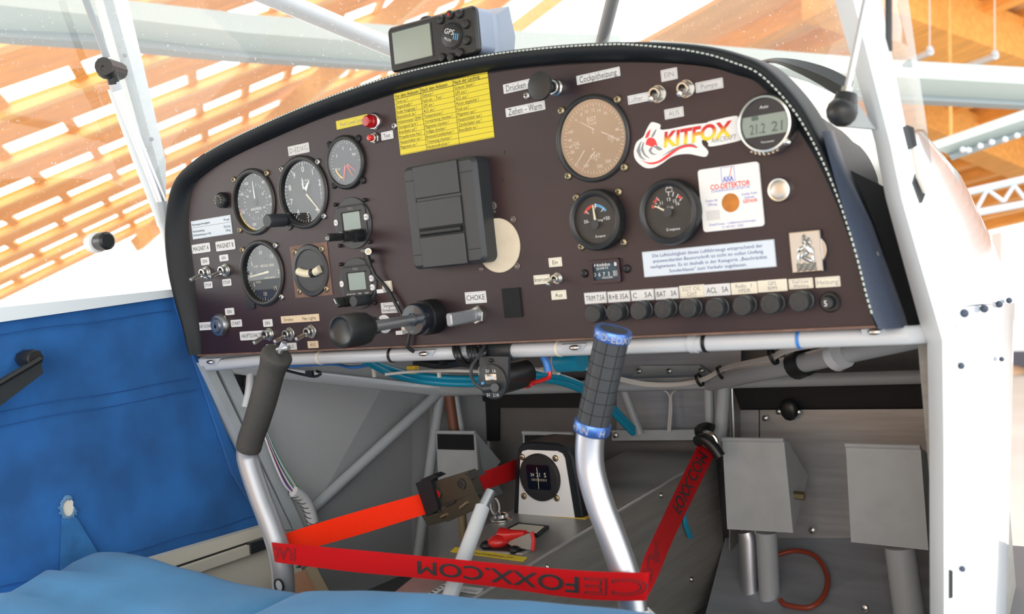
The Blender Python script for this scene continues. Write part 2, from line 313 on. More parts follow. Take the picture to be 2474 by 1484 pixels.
w3 = wing('aircraft_wing', 'white aircraft wing with riveted lower edge, sloping up below the other wing', [(2225, 352), (2480, 263), (2640, 205)], [(2290, 372), (2480, 312), (2640, 262)], [(2300, 388), (2480, 326), (2640, 276)], 3.6, 3.6, .3)
put('rivet', MB().ball((0, 0, 0), .012, 6), M['white_paint'], w3, T=Matrix.Translation(WM[w3].inverted() @ deep(2326, 362, 3.55)))
rv = WM[w3]
for (u, v) in ((2340, 363), (2368, 353), (2396, 344), (2428, 337), (2457, 328)): put('rivet', MB().ball((0, 0, 0), .012, 6), M['white_paint'], w3, T=Matrix.Translation(WM[w3].inverted() @ deep(u, v, 3.55)))
tr = thing('roof_truss', 'white lattice truss crossing the hangar beyond the fuselage side', 'truss', deep(2380, 480, 7))
for i, (u0, v0, u1, v1) in enumerate(((2330, 466, 2620, 400), (2340, 518, 2620, 465), (2385, 458, 2425, 487), (2425, 487, 2450, 448), (2450, 448, 2476, 480), (2476, 480, 2510, 432), (2360, 505, 2385, 458))):
    put('chord' if i < 2 else 'brace', MB().tube([deep(u0, v0, 7), deep(u1, v1, 7)], .024 if i < 2 else .014, 8), M['galv'], tr, True)

# ------------------------------------------------------------------ own airframe outside the cabin
ow = thing('cabin_roof', 'white wing root roofing the cabin overhead', 'roof', (-.2, -.6, .68)); put('wing_root', MB().box((0, 0, 0), (4.6, 1.15, .06)), M['wing'], ow)
st = thing('wing_strut', 'light grey tubular strut rising diagonally behind the navigation unit', 'strut', deep(930, 130, 1.75))
put('strut_tube', MB().tube([deep(180, -205, 1.38), deep(560, -48, 1.55), deep(940, 112, 1.75), deep(1080, 172, 1.85), deep(1200, 222, 1.95)], .0155, 14), M['ltube'], st, True)
st = thing('cabin_strut', 'light grey tube rising from the dashboard top in mid windscreen', 'strut', deep(1460, 110, 1.4))
put('strut_tube', MB().tube([deep(1590, -420, 1.0), deep(1495, -60, 1.25), deep(1480, 0, 1.3), deep(1452, 110, 1.4), deep(1430, 195, 1.48)], .0085, 12), M['gtube'], st, True)
# windscreen: one bent sheet from the dashboard up to the wing root
ws = thing('windscreen', 'scratched and dusty clear plexiglass windscreen wrapping over the dashboard', 'windscreen', (-.2, .45, .2))
rows = []
for i in range(13):
    t = i / 12; x = -.70 + 1.0 * t; c = 1 - (2 * t - 1) ** 2
    bot = Vector((x, .02 + .42 * c ** .6, .10 + .12 * c ** .7)); top = Vector((x, -.10 + .06 * c, .66))
    rows.append([bot.lerp(top, s / 6) + Vector((0, .05, .03)) * math.sin(math.pi * s / 6) * c for s in range(7)])
put('plexiglass', MB().grid(rows), M['wind'], ws, True)
# ---- left door
d = thing('cabin_door', 'cabin door with clear window and torn blue velour lining below it', 'door', (-.69, -.2, -.27))
def quadgrid(px, x, nu, nv, f):
    (a, b, c, e) = [onx(u, v, x) for u, v in px]
    return [[(a.lerp(b, i / nu)).lerp(e.lerp(c, i / nu), j / nv) + Vector((f(i / nu, j / nv), 0, 0)) for j in range(nv + 1)] for i in range(nu + 1)]
def wrinkle(u, v): return .0035 * math.sin(9 * u + 5 * v) * math.sin(3.1 * v) + .002 * math.sin(17 * u - 9 * v + 1) * v + .004 * math.sin(25 * (u - v)) * max(0, u - .55) * v
put('velour_lining', MB().grid(quadgrid([(-160, 800), (422, 716), (652, 1278), (-160, 1560)], -.692, 44, 34, wrinkle)), M['blue'], d, True)
put('velour_lining', MB().slab([onx(418, 716, -.688), onx(470, 860, -.688), onx(640, 1272, -.688), onx(560, 1140, -.688)], .004), M['blue'], d, True)
sm = MB()
for a, b in (((-100, 1012), (463, 915)), ((-100, 1048), (475, 943)), ((-100, 822), (415, 752)), ((300, 1338), (632, 1244)), ((-100, 1445), (180, 1375))):
    sm.tube([onx(a[0] + (b[0] - a[0]) * i / 12, a[1] + (b[1] - a[1]) * i / 12 + 2 * math.sin(i), -.6885) for i in range(13)], .0006, 5)
put('seam', sm, M['bluethread'], d, True)
put('fold', MB().slab([onx(150, 1252, -.6865), onx(185, 1250, -.6845), onx(245, 1350, -.6845), onx(146, 1390, -.6885)], .002), MAT('worn_velour', (.025, .15, .38), .85, var=.25, vs=30, bump=.4, bs=800), d, True)
tear = MB(); cx, cy = 165, 1228
put('tear', tear.prism([(onx(cx + 15 * math.cos(a) * (1 + .2 * math.sin(5 * a)), cy + 22 * math.sin(a) * (1 + .15 * math.cos(7 * a)), -.686).y, onx(cx + 15 * math.cos(a) * (1 + .2 * math.sin(5 * a)), cy + 22 * math.sin(a) * (1 + .15 * math.cos(7 * a)), -.686).z) for a in [i * .35 for i in range(18)]], -.6875, -.686, 0, Matrix(((0, 0, 1, 0), (1, 0, 0, 0), (0, 1, 0, 0), (0, 0, 0, 1)))), M['beige'], d, True, label='frayed hole in the velour')
fr = MB()
for i in range(21):
    a = i * .245; p = onx(cx + 14 * math.cos(a), cy + 21 * math.sin(a), -.685); r = onx(cx + (21 + 3 * math.sin(9 * i)) * math.cos(a + .3), cy + (28 + 3 * math.cos(7 * i)) * math.sin(a + .3), -.686); fr.tube([p, r], .0015, 4)
put('frayed_edge', fr, MAT('frayed_thread', (.12, .25, .42), .9), d, True)
put('window_sill', MB().slab([onx(-160, 760, -.680), onx(425, 698, -.680), onx(424, 717, -.680), onx(-160, 802, -.680)], .02), M['windowframe'], d, True)
put('window_pane', MB().add([onx(-160, -160, -.70), onx(230, -160, -.70), onx(420, 540, -.70), onx(425, 702, -.70), onx(-160, 764, -.70)], [(0, 1, 2, 3, 4)]), M['lwin'], d, True)
put('frame_tube', MB().tube([onx(270, 215, -.69), onx(330, 385, -.69), onx(398, 560, -.69), onx(415, 640, -.69)], .0055, 10), M['windowframe'], d, True)
kn = MB(); kp = onx(252, 583, -.672); KT = Matrix.Translation(kp) @ Matrix.Rotation(math.pi / 2, 4, 'Y')
put('latch_knob', MB().lathe([(.0105, -.012), (.0115, -.008), (.0115, .006), (.0085, .009), (.0001, .009)], 14, KT), M['black'], d, True)
put('knob_base', MB().lathe([(.012, -.028), (.013, -.024), (.013, -.014), (.009, -.012)], 18, KT), M['white'], d, True)
h = thing('door_handle', 'black lever handle low on the blue door lining', 'handle', onx(75, 868, -.67), None)
put('pivot', MB().lathe([(.009, -.02), (.0105, -.015), (.0105, .01), (.009, .012), (.0001, .012)], 8, Matrix.Translation(onx(74, 866, -.67)) @ Matrix.Rotation(math.pi / 2, 4, 'Y')), M['black'], h, True)
hb = [onx(98, 868, -.655), onx(105, 902, -.655), onx(-40, 1012, -.645), onx(-50, 955, -.645)]
put('lever', MB().slab(hb, .016), M['charcoal'], h, True); put('lever_edge', MB().tube([hb[0], hb[3]], .0035, 8), M['black'], h, True)
g = thing('gas_strut', 'silver and grey gas strut with black ball joint beside the window post', 'strut', onx(395, 500, -.68))
put('rod', MB().tube([onx(200, -20, -.675), onx(258, 140, -.675)], .0046, 10), M['gtube'], g, True)
put('cylinder', MB().tube([onx(282, 215, -.672), onx(392, 492, -.672)], .0066, 14), M['alu'], g, True)
put('collar', MB().tube([onx(276, 200, -.672), onx(284, 219, -.672)], .0076, 14), M['ltube'], g, True)
put('end_fitting', MB().tube([onx(390, 488, -.672), onx(400, 535, -.672)], .0072, 12), M['gtube'], g, True)
put('ball_joint', MB().ball(onx(257, 168, -.668), .0125, 14).tube([onx(270, 178, -.67), onx(276, 203, -.672)], .0075, 10).tube([onx(250, 160, -.66), onx(288, 172, -.69)], .0115, 12), M['black'], g, True)
# ---- airframe tubes and skins
fz = thing('fuselage_frame', 'welded light grey tube frame under the panel and around the footwell', 'frame', (-.2, .02, -.02))
def tube(pts, r, mat='gtube', n=12, name='frame_tube', sm=False): return put(name, MB().tube(smooth_path(pts) if sm else pts, r, n), M[mat], fz, True)
put('window_post', MB().slab([onx(238, -40, -.70), onx(300, -40, -.70), onx(401, 390, -.70), onx(401, 545, -.70)], .02), M['windowframe'], fz, True)
for (u, v) in ((315, 133), (303, 165), (379, 336)): put('rivet', MB().ball(onx(u - 12, v, -.699), .0028, 8), M['gtube'], fz, True)
tube([ony(505, 884, .014), ony(640, 870, .014), ony(2200, 810, .014), ony(2252, 806, .034)], .0078, 'ltube', 16)
J = Vector((-.60, .422, -.119)); J2 = ony(1716, 925, .42); T5e = deep(2264, 804, .905)
tube([onx(545, 888, -.685), J], .0085, 'ltube'); tube([J, J2], .009); tube([J2, ony(2300, 909, .42)], .0085)
tube([J2, deep(1935, 878, 1.12), T5e], [.011, .0105, .0105], 'gtube', 16)
put('collar', MB().tube([deep(1922, 883, 1.13), deep(1946, 873, 1.115)], .016, 16), M['black'], fz, True)
put('collar', MB().tube([deep(2018, 862, 1.04), deep(2036, 853, 1.03)], .0155, 16), M['ltube'], fz, True)
tube([ony(1750, 925, .42), ony(1738, 1080, .42)], .009); tube([ony(1712, 930, .44), ony(1716, 1060, .44)], .007)
tube([ony(1503, 930, .45), ony(1546, 1050, .45)], .0065)
tube([J, Vector((-.672, .175, -.262))], .0085); tube([J, onx(1010, 1345, -.665)], .0085); tube([ony(1098, 942, .44), ony(1118, 1060, .44)], .006)
tube([ony(1083, 938, .43), ony(1100, 1060, .43)], .0085, 'brown', 12, 'hose')
for a, b in (([(487, 876), (513, 880)], [(706, 1280), (682, 1280)]), ([(527, 884), (557, 888)], [(738, 1280), (710, 1280)])):
    put('door_post', MB().slab([onx(*p, -.676) for p in a + b], .02), M['pedal'], fz, True)
put('door_post_gap', MB().slab([onx(505, 880, -.688), onx(535, 885, -.688), onx(718, 1290, -.688), onx(690, 1290, -.688)], .01), M['blackm'], fz, True)
put('gusset', MB().slab([onx(556, 886, -.69), onx(640, 896, -.69), onx(640, 1050, -.69), onx(600, 1000, -.69)], .004), M['pedal'], fz, True)
gp = onx(582, 920, -.684)
put('grommet', MB().lathe([(.017, -.004), (.017, .001), (.012, .004), (.007, .004), (.005, .001), (.0001, .001)], 18, Matrix.Translation(gp) @ Matrix.Rotation(math.pi / 2, 4, 'Y') @ Matrix.Diagonal((1.3, .8, 1, 1))), M['darkscrew'], fz, True)
# tabs bolted under the panel, with tie bands on the tube
for (u, v, w) in ((505, 873, 26), (1020, 853, 30), (1385, 838, 30), (2110, 800, 30)):
    p0 = ony(u - w, v - 4, .004); p1 = ony(u + w, v - 7, .004)
    put('mounting_tab', MB().slab([p0, p1, ony(u + w - 8, v + 11, .006), ony(u - w + 4, v + 12, .006)], .004), M['ltube'], fz, True)
    put('bolt', MB().ball(ony(u + 2, v + 2, -.001), .006, 10, (1, .6, .45)), M['steel'], fz, True)
def on_tube(u): 
    a, b = ony(640, 870, .014), ony(2240, 808, .014); e = [a.lerp(b, i / 400) for i in range(401)]
    def pu(p): d = p - CP; return 1237 + FPX * sum(CR[0][k] * d[k] for k in range(3)) / sum(CR[2][k] * d[k] for k in range(3))
    return min(e, key=lambda p: abs(pu(p) - u)), (b - a).normalized()
for (u, m, w, r) in ((775, 'labcream', .003, .0085), (948, 'black', .0035, .0088), (1353, 'labcream', .003, .0085), (1678, 'ltube', .007, .0092), (1708, 'black', .0035, .0088), (1936, 'bluewire', .0028, .0086)):
    p, dd = on_tube(u); put('tie_band', MB().tube([p - dd * w / 2, p + dd * w / 2], r, 16), M[m], fz, True)
p, dd = on_tube(1213); put('clamp_sleeve', MB().tube([p - dd * .015, p + dd * .016], .0105, 16), M['charcoal'], fz, True)
# ---- right door frame: a box tube with a grey inner and a white outer face
Lp = [(2010, -30), (2017, 0), (2114, 345), (2140, 480), (2227, 797), (2240, 827), (2245, 1070), (2247, 1520)]
Mp = [(2052, -30), (2062, 0), (2150, 345), (2178, 480), (2268, 790), (2277, 822), (2280, 1070), (2281, 1520)]
Rp = [(2118, -30), (2128, 0), (2196, 345), (2229, 480), (2308, 780), (2314, 806), (2314, 1070), (2314, 1520)]
rows = [[deep(*l, .845), deep(*m, .815), deep(*r, .845), deep(r[0], r[1], .875), deep(l[0], l[1], .872)] for l, m, r in zip(Lp, Mp, Rp)]
dfm = thing('door_frame', 'white painted door frame post between the cabin and the outside skin', 'frame', deep(2270, 1480, .83))
put('post', MB().grid(rows, True), M['windowframe'], dfm, True, angle=25)
put('latch', MB().slab([deep(2192, 302, .80), deep(2208, 308, .80), deep(2216, 352, .80), deep(2206, 358, .80)], .01).slab([deep(2216, 418, .82), deep(2236, 470, .82), deep(2228, 490, .82), deep(2210, 440, .82)], .006), M['black'], dfm, True)
put('latch_cover', MB().slab([deep(2206, 355, .81), deep(2222, 372, .81), deep(2238, 465, .81), deep(2220, 425, .81)], .006), M['cream'], dfm, True)
put('door_seal', MB().tube([deep(2147, -40, .72), deep(2147, 90, .72), deep(2152, 124, .72)], [.0024, .0024, .0012], 8), M['black'], dfm, True)
put('hinge_plate', MB().slab([deep(2289, 1376, .825), deep(2302, 1380, .825), deep(2302, 1445, .825), deep(2287, 1448, .825)], .006), M['black'], dfm, True)
g = thing('gas_strut', 'thin silver gas strut ending in a black ball on the white post', 'strut', deep(2035, 268, .80))
put('rod', MB().tube([deep(2098, -30, .80), deep(2046, 222, .80)], .0026, 10), M['alu'], g, True)
put('collar', MB().tube([deep(2048, 212, .80), deep(2044, 232, .80)], .0045, 10), M['steel'], g, True)
put('ball_joint', MB().tube([deep(2046, 226, .80), deep(2040, 258, .80)], [.008, .010], 12).ball(deep(2034, 270, .80), .0118, 14), M['black'], g, True)
put('bracket', MB().slab([deep(2056, 225, .83), deep(2110, 305, .83), deep(2118, 312, .83), deep(2040, 305, .83)], .004), M['pedal'], g, True)
# ---- outer skin of the nose, right of the post
bc = thing('nose_cowling', 'glossy white outer skin of the nose right of the door frame', 'cowling', deep(2380, 1100, .95))
vs = [742, 790, 880, 980, 1100, 1250, 1400, 1540]
rows = [[deep(2296 if v < 780 else 2312, v, .862), deep(2350, v - 3, .90), deep(2400, v - 6, .965), deep(2436 - (v - 742) * .01, v - 9, 1.04), deep(2452 - (v - 742) * .025, v - 11, 1.14), deep(2440 - (v - 742) * .03, v - 11, 1.3)] for v in vs]
put('side_skin', MB().grid(rows), M['white_paint'], bc, True)
rows = [[deep(2200, 330, .90), deep(2215, 318, .98), deep(2232, 322, 1.15), deep(2200, 330, 1.4)],
        [deep(2215, 440, .88), deep(2270, 400, .96), deep(2322, 425, 1.12), deep(2290, 430, 1.4)],
        [deep(2235, 560, .87), deep(2320, 530, .95), deep(2388, 560, 1.12), deep(2360, 560, 1.4)],
        [deep(2268, 660, .865), deep(2350, 640, .93), deep(2425, 655, 1.10), deep(2400, 655, 1.4)],
        [deep(2296, 744, .862), deep(2370, 735, .92), deep(2452, 732, 1.12), deep(2430, 732, 1.4)]]
put('top_skin', MB().grid([smooth_path(r, 4) for r in rows]), M['white_paint'], bc, True)
for (u, v, dd, r) in ((2330, 757, .868, .0036), (2378, 746, .92, .0036), (2414, 735, .98, .0034), (2438, 726, 1.03, .003), (2322, 884, .862, .0028), (2420, 868, .985, .0022), (2325, 1375, .864, .0025)):
    put('fastener', MB().ball(deep(u, v, dd), r, 10), M['lipblue'], bc, True)
tc = [(1818, 158), (1882, 178), (1952, 198), (2022, 230), (2090, 282), (2160, 335)]
bcw = [(1850, 170), (1930, 250), (1985, 345), (2040, 440), (2100, 560), (2150, 660)]
rows = [[deep(*a, 1.16).lerp(deep(*b, .93), i / 5) + Vector((.012, 0, -.006)) * math.sin(math.pi * i / 5) for i in range(6)] for a, b in zip(tc, bcw)]
put('deck_skin', MB().grid(rows), M['cream'], bc, True)
ge = [[(1826, 150), (1870, 140), (1920, 143), (1970, 154), (2015, 170), (2062, 196)], [(1828, 156), (1872, 153), (1920, 173), (1965, 196), (2005, 220), (2050, 246)]]
gu, gl_ = [[deep(*p, 1.06 - .012 * k) for k, p in enumerate(e)] for e in ge]
gm = [(a_ + b_) / 2 - (a_ - CP).normalized() * .008 for a_, b_ in zip(gu, gl_)]
put('windscreen_gasket', MB().grid([smooth_path(r, 4) for r in (gu, gm, gl_)]), M['black'], bc, True)
# ---- cabin linings
lin = thing('footwell_lining', 'grey fabric and sheet lining of the footwell walls and floor', 'lining', (-.2, .3, -.42))
put('side_wall', MB().slab([(-.698, .03, .02), (-.618, .44, .02), (-.69, .44, -.44), (-.70, .03, -.44)], .006), M['wallgrey'], lin, True)
put('front_side_wall', MB().slab([(-.618, .44, .02), (-.588, .52, .02), (-.60, .52, -.44), (-.69, .44, -.44)], .006), M['wallgrey'], lin, True)
put('firewall', MB().box((-.25, .53, -.22), (.92, .01, .44)), M['firewall'], lin, True)
put('floor_sheet', MB().box((-.2, .1, -.425), (1.0, 1.4, .01)), M['floord'], lin, True)
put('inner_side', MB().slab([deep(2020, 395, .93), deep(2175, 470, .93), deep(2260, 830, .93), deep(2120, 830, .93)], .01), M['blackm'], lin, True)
put('right_side_wall', MB().slab([(.272, .06, -.02), (.20, .62, -.10), (.20, .62, -.44), (.272, .06, -.44)], .008), M['sheetd'], lin, True)
put('beige_skin', MB().slab([onx(380, 1372, -.682), onx(690, 1284, -.682), onx(760, 1450, -.66), onx(380, 1520, -.66)], .006), M['beige'], lin, True)
put('sill_rail', MB().slab([onx(300, 1370, -.674), onx(655, 1266, -.674), onx(655, 1294, -.674), onx(300, 1412, -.674)], .014), M['beige'], lin, True)
put('sill_gap', MB().slab([onx(300, 1410, -.672), onx(655, 1292, -.672), onx(655, 1298, -.672), onx(300, 1417, -.672)], .006), M['blackm'], lin, True)
put('edge_channel', MB().slab([onx(400, 1386, -.664), onx(660, 1298, -.664), onx(660, 1322, -.664), onx(400, 1412, -.664)], .012), M['beige'], lin, True)
put('rubber_block', MB().slab([onx(606, 1312, -.660), onx(655, 1298, -.660), onx(657, 1322, -.660), onx(608, 1340, -.660)], .01), M['charcoal'], lin, True)
put('floor_strip', MB().slab([onz(738, 1372, -.30), onz(762, 1366, -.30), onz(812, 1460, -.30), onz(788, 1460, -.30)], .01), M['tan'], lin, True)
put('floor_pad', MB().slab([onz(700, 1390, -.31), onz(742, 1374, -.31), onz(792, 1470, -.31), onz(700, 1470, -.31)], .01), MAT('clay_brown', (.45, .22, .12), .7), lin, True)
# firewall sheets on the right
put('firewall_sheet', MB().slab([ony(1836, 991, .5), ony(2300, 988, .5), ony(2300, 1330, .5), ony(1836, 1330, .5)], .004), M['sheet'], lin, True)
put('firewall_sheet', MB().slab([ony(1788, 991, .5), ony(1833, 991, .5), ony(1833, 1330, .5), ony(1788, 1330, .5)], .003), M['sheet'], lin, True)
put('firewall_return', MB().slab([ony(1768, 930, .47), ony(1789, 991, .5), ony(1789, 1330, .5), ony(1764, 1330, .47)], .002), M['sheetd'], lin, True)
put('sheet_edge', MB().tube([ony(1768, 930, .468), ony(1774, 1090, .468)], .0018, 6), M['alu'], lin, True)
TOE = [ony(1752, 1300, .5), ony(2270, 1300, .5), Vector((.25, .30, -.43)), Vector((-.11, .30, -.43))]
def ontoe(u, v, lift=.004):
    nn = (TOE[1] - TOE[0]).cross(TOE[3] - TOE[0]).normalized(); r = ray(u, v); t = (TOE[0] - CP).dot(nn) / r.dot(nn); return CP + r * (t - lift)
put('toe_board', MB().slab(TOE, .004), M['sheetb'], lin, True)
put('firewall_upper', MB().slab([ony(1060, 915, .518), ony(1480, 915, .518), ony(1480, 986, .518), ony(1200, 986, .518)], .003).slab([ony(1172, 960, .519), ony(1205, 960, .519), ony(1205, 1066, .519), ony(1176, 1066, .519)], .003), M['blackm'], lin, True)  # black sheets stand in for the shade high on the firewall
put('firewall_upper', MB().slab([ony(1490, 815, .505), ony(1790, 815, .505), ony(1790, 935, .505), ony(1490, 935, .505)], .004), M['sheetb'], lin, True)
put('firewall_centre', MB().slab([ony(1490, 930, .515), ony(1770, 930, .515), ony(1770, 1060, .515), ony(1490, 1060, .515)], .004), M['sheetb'], lin, True)
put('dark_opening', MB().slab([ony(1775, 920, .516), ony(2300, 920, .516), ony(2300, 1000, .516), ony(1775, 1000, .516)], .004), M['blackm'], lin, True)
put('stiffener_plate', MB().slab([ony(1548, 884, .500), ony(1690, 883, .500), ony(1722, 905, .500), ony(1526, 910, .500)], .003), M['pedal'], lin, True)
for (u, v, y) in ((1544, 897, .498), (1617, 897, .498), (1695, 896, .498), (1882, 995, .494), (1928, 996, .494), (1849, 1011, .494), (1487, 1052, .485), (1962, 1282, .49), (1600, 1197, .0), (2090, 1470, .36)):
    if y: put('rivet', MB().lathe([(.0042, -.001), (.0042, .002), (.002, .0035), (.0001, .0035)], 12, Matrix.Translation(ony(u, v, y)) @ RX), M['steel'], lin, True)
put('grommet', MB().ball(ony(1906, 990, .49), .013, 12, (1, .5, 1.2)), M['black'], lin, True)
put('firewall_flange', MB().slab([ony(1478, 1040, .49), ony(1745, 1038, .49), ony(1745, 1063, .49), ony(1478, 1065, .49)], .004), M['pedal'], lin, True)
# ------------------------------------------------------------------ the instrument panel
rim = [(455, 862), (438, 800), (418, 700), (405, 600), (406, 520), (425, 440), (470, 390), (540, 345), (660, 288), (760, 246), (880, 203), (1000, 167), (1170, 131), (1330, 111), (1480, 102), (1620, 103), (1720, 113), (1790, 131), (1845, 157), (1893, 203), (1936, 260), (1970, 325), (2004, 405), (2036, 500), (2066, 615), (2094, 725), (2116, 792)]
RR = .013
pp = [ony(u, v, -.012) for u, v in rim]
ctr = []
for i, p in enumerate(pp):
    t = (pp[min(i + 1, len(pp) - 1)] - pp[max(i - 1, 0)]).normalized(); nin = Vector((t.z, 0, -t.x)); k = RR * max(0, min(1, (24 - i) / 7)) if i > 16 else RR
    if i == 0: k = .005
    ctr.append(p + nin * k)
ctr = smooth_path(ctr, 5)
board = [(p.x, p.z) for p in ctr]; board = [(board[0][0], 0.0)] + [b for b in board if b[1] > .003] + [(board[-1][0] + .004, 0.0)]
pan = thing('instrument_panel', 'dark red-brown instrument panel with a black padded leather rim', 'panel', (-.2, 0, 0), RX)
HOLES = [(-.4963, .1876, .0385), (-.4059, .1887, .0402), (-.4961, .0994, .0385), (0.0, .1908, .0388)]      # the four large dials sit in cut-outs
cu = bpy.data.curves.new('panel_outline', 'CURVE'); cu.dimensions = '2D'; cu.fill_mode = 'BOTH'; cu.extrude = .003
for ring_ in [[(x + .2, z) for x, z in board]] + [circ(x + .2, z, r, 48) for x, z, r in HOLES]:
    sp_ = cu.splines.new('POLY'); sp_.points.add(len(ring_) - 1); sp_.use_cyclic_u = True
    for p_, (x, y) in zip(sp_.points, ring_): p_.co = (x, y, 0, 1)
co_ = bpy.data.objects.new('panel_outline', cu); tm = co_.to_mesh(); pb_ = MB().add([(v.co.x, v.co.y, v.co.z - .003) for v in tm.vertices], [tuple(p.vertices) for p in tm.polygons]); co_.to_mesh_clear(); bpy.data.objects.remove(co_); bpy.data.curves.remove(cu)
put('panel_board', pb_, M['panel'], pan)
prof_ = [(-.021, -.0002), (-.016, -.0012), (-.008, -.0050), (-.001, -.0105), (.004, -.0150), (.0085, -.0178), (.0115, -.0168), (.013, -.0125), (.013, -.004), (.012, .02)]
rowsl = []
for i, c in enumerate(ctr):
    t = (ctr[min(i + 1, len(ctr) - 1)] - ctr[max(i - 1, 0)]).normalized(); N_ = Vector((-t.z, 0, t.x))
    right = max(0, min(1, (i / 5 - 17) / 7)); e = min(1, .35 + i / 18)
    inn = (1 - .85 * max(0, N_.z)) * (1 - .75 * right)
    rowsl.append([Vector((c.x, 0, c.z)) + N_ * (n * e * (1 - .75 * right) if n > 0 else n * e * inn) + Vector((0, y * (.5 + .5 * e), 0)) for n, y in prof_])
put('padded_rim', MB().grid(rowsl), M['lip'], pan, True, angle=80)
vg = [((1986, 318), (1998, 322)), ((2016, 430), (2045, 440)), ((2046, 535), (2103, 539)), ((2078, 655), (2150, 660)), ((2104, 754), (2184, 754)), ((2124, 797), (2192, 783))]
put('side_cover', MB().grid(list(map(list, zip(*[[ony(*a, -.018).lerp(ony(*b, .05), t / 4) + Vector((.010, -.006, 0)) * math.sin(math.pi * t / 4) for t in range(5)] for a, b in vg])))), M['lipblue'], pan, True)
put('snap_button', MB().ball(ony(2110, 617, .008), .0048, 12), M['chrome'], pan, True)
sb = MB()
L_ = [0]
for a, b in zip(ctr, ctr[1:]): L_.append(L_[-1] + (b - a).length)
k = 0; sdist = .30
while sdist < L_[-1] - .01:
    while L_[k + 1] < sdist: k += 1
    t = (ctr[k + 1] - ctr[k]).normalized(); c = ctr[k].lerp(ctr[k + 1], (sdist - L_[k]) / (L_[k + 1] - L_[k])); N_ = Vector((-t.z, 0, t.x)); right = max(0, min(1, (c.x - .05) / .15))
    pos = Vector((c.x, -.0176, c.z)) + N_ * (.0105 * (1 - .75 * right))
    sb.tube([pos - t * .0014, pos + t * .0014], .0008, 5); sdist += .0046
put('stitching', sb, M['stitch'], pan, True)
dk = [[p, Vector((-.2 + (p.x + .2) * .93, .30, p.z * .80 + .01)), Vector((-.2 + (p.x + .2) * .8, .6, p.z * .5))] for p in ctr]
put('dash_deck', MB().grid([[r[i] + Vector((0, .01 if i == 0 else 0, -.004)) for r in dk] for i in range(3)]), M['lip'], pan, True)
put('bottom_edge', MB().box(((board[0][0] + board[-1][0]) / 2, .004, .001), (board[-1][0] - board[0][0], .012, .002)), M['cork'], pan, True)
for (u, v, r) in ((1117, 430, 1), (1220, 368, 1), (1216, 436, 1), (1190, 320, .7), (930, 388, .7)): put('dent', MB().ball(ony(u, v, .0008), .0022 * r, 10, (1, .5, 1.4)), M['blackm'], pan, True)

# shared small hardware
def screw_mesh(mat, r=.0040, slot=False):
    mb = MB().lathe([(r, 0), (r, .0012), (r * .8, .0022), (r * .45, .0026), (.0001, .0027)], 16); n0 = len(mb.f)
    mb.box((0, 0, .0023), (r * 1.1, r * .22, .0012))
    if not slot: mb.box((0, 0, .0023), (r * .22, r * 1.1, .0012))
    me = bpy.data.meshes.new('screw'); me.from_pydata([tuple(v) for v in mb.v], [], mb.f); me.materials.append(mat); me.materials.append(M['blackm'])
    for i, p in enumerate(me.polygons): p.material_index = 1 if i >= n0 else 0; p.use_smooth = True
    me.set_sharp_from_angle(angle=math.radians(40)); return me
SC = {k: screw_mesh(M[k]) for k in ('brass', 'screwgrey', 'darkscrew', 'steel')}
SCS = screw_mesh(M['brass'], .0042, True); SCT = screw_mesh(M['darkscrew'], .0024)
def screws(parent, pts, me, z=0.0):
    for i, (x, y) in enumerate(pts): put('screw', me, None, parent, T=Matrix.Translation((x, y, z)) @ Matrix.Rotation(.5 + i * 1.3, 4, 'Z'))
def sq(h): return [(-h, h), (h, h), (h, -h), (-h, -h)]
def bezel(parent, R, r, h, mat='black', depth=.0004, n=48):
    put('bezel', MB().ring([(R, 0), (R, h * .55), (R - .0012, h * .9), (R - .0025, h), (r + .0015, h), (r, h - .001), (r, depth)], n), M[mat], parent)
def disc(parent, name, r, z, mat, cx=0, cy=0): return put(name, MB().prism(circ(cx, cy, r, 44), z - .0004, z), M[mat], parent)
def glass(parent, r, z, m='glass'): return put('glass', MB().add([(x, y, z) for x, y in circ(0, 0, r, 44)], [tuple(range(44))]), M[m], parent)
def pol(a, r): a = math.radians(a); return (r * math.sin(a), r * math.cos(a))     # clock angle
def tick(mb, a, r0, r1, w, z):
    p, s = pol(a, r0), pol(a, r1); t = (math.cos(math.radians(a)) * w / 2, -math.sin(math.radians(a)) * w / 2)
    mb.add([(p[0] + t[0], p[1] + t[1], z), (s[0] + t[0], s[1] + t[1], z), (s[0] - t[0], s[1] - t[1], z), (p[0] - t[0], p[1] - t[1], z)], [(0, 1, 2, 3)])
def arc(mb, a0, a1, r0, r1, z, n=16):
    pts = [(*pol(a0 + (a1 - a0) * i / n, r), z) for r in (r0, r1) for i in range(n + 1)]
    mb.add(pts, [(i, i + 1, n + 2 + i, n + 1 + i) for i in range(n)])
def needle(parent, a, r0, r1, w, z, mat='white', name='needle', tip=.35, cx=0, cy=0):
    p, s = pol(a, r0), pol(a, r1); t = (math.cos(math.radians(a)), -math.sin(math.radians(a)))
    put(name, MB().prism([(cx + p[0] + t[0] * w / 2, cy + p[1] + t[1] * w / 2), (cx + s[0] + t[0] * w * tip / 2, cy + s[1] + t[1] * w * tip / 2), (cx + s[0] - t[0] * w * tip / 2, cy + s[1] - t[1] * w * tip / 2), (cx + p[0] - t[0] * w / 2, cy + p[1] - t[1] * w / 2)], z, z + .0004), M[mat], parent)
FZ = .0006; TZ = .0008; RECESS = {}
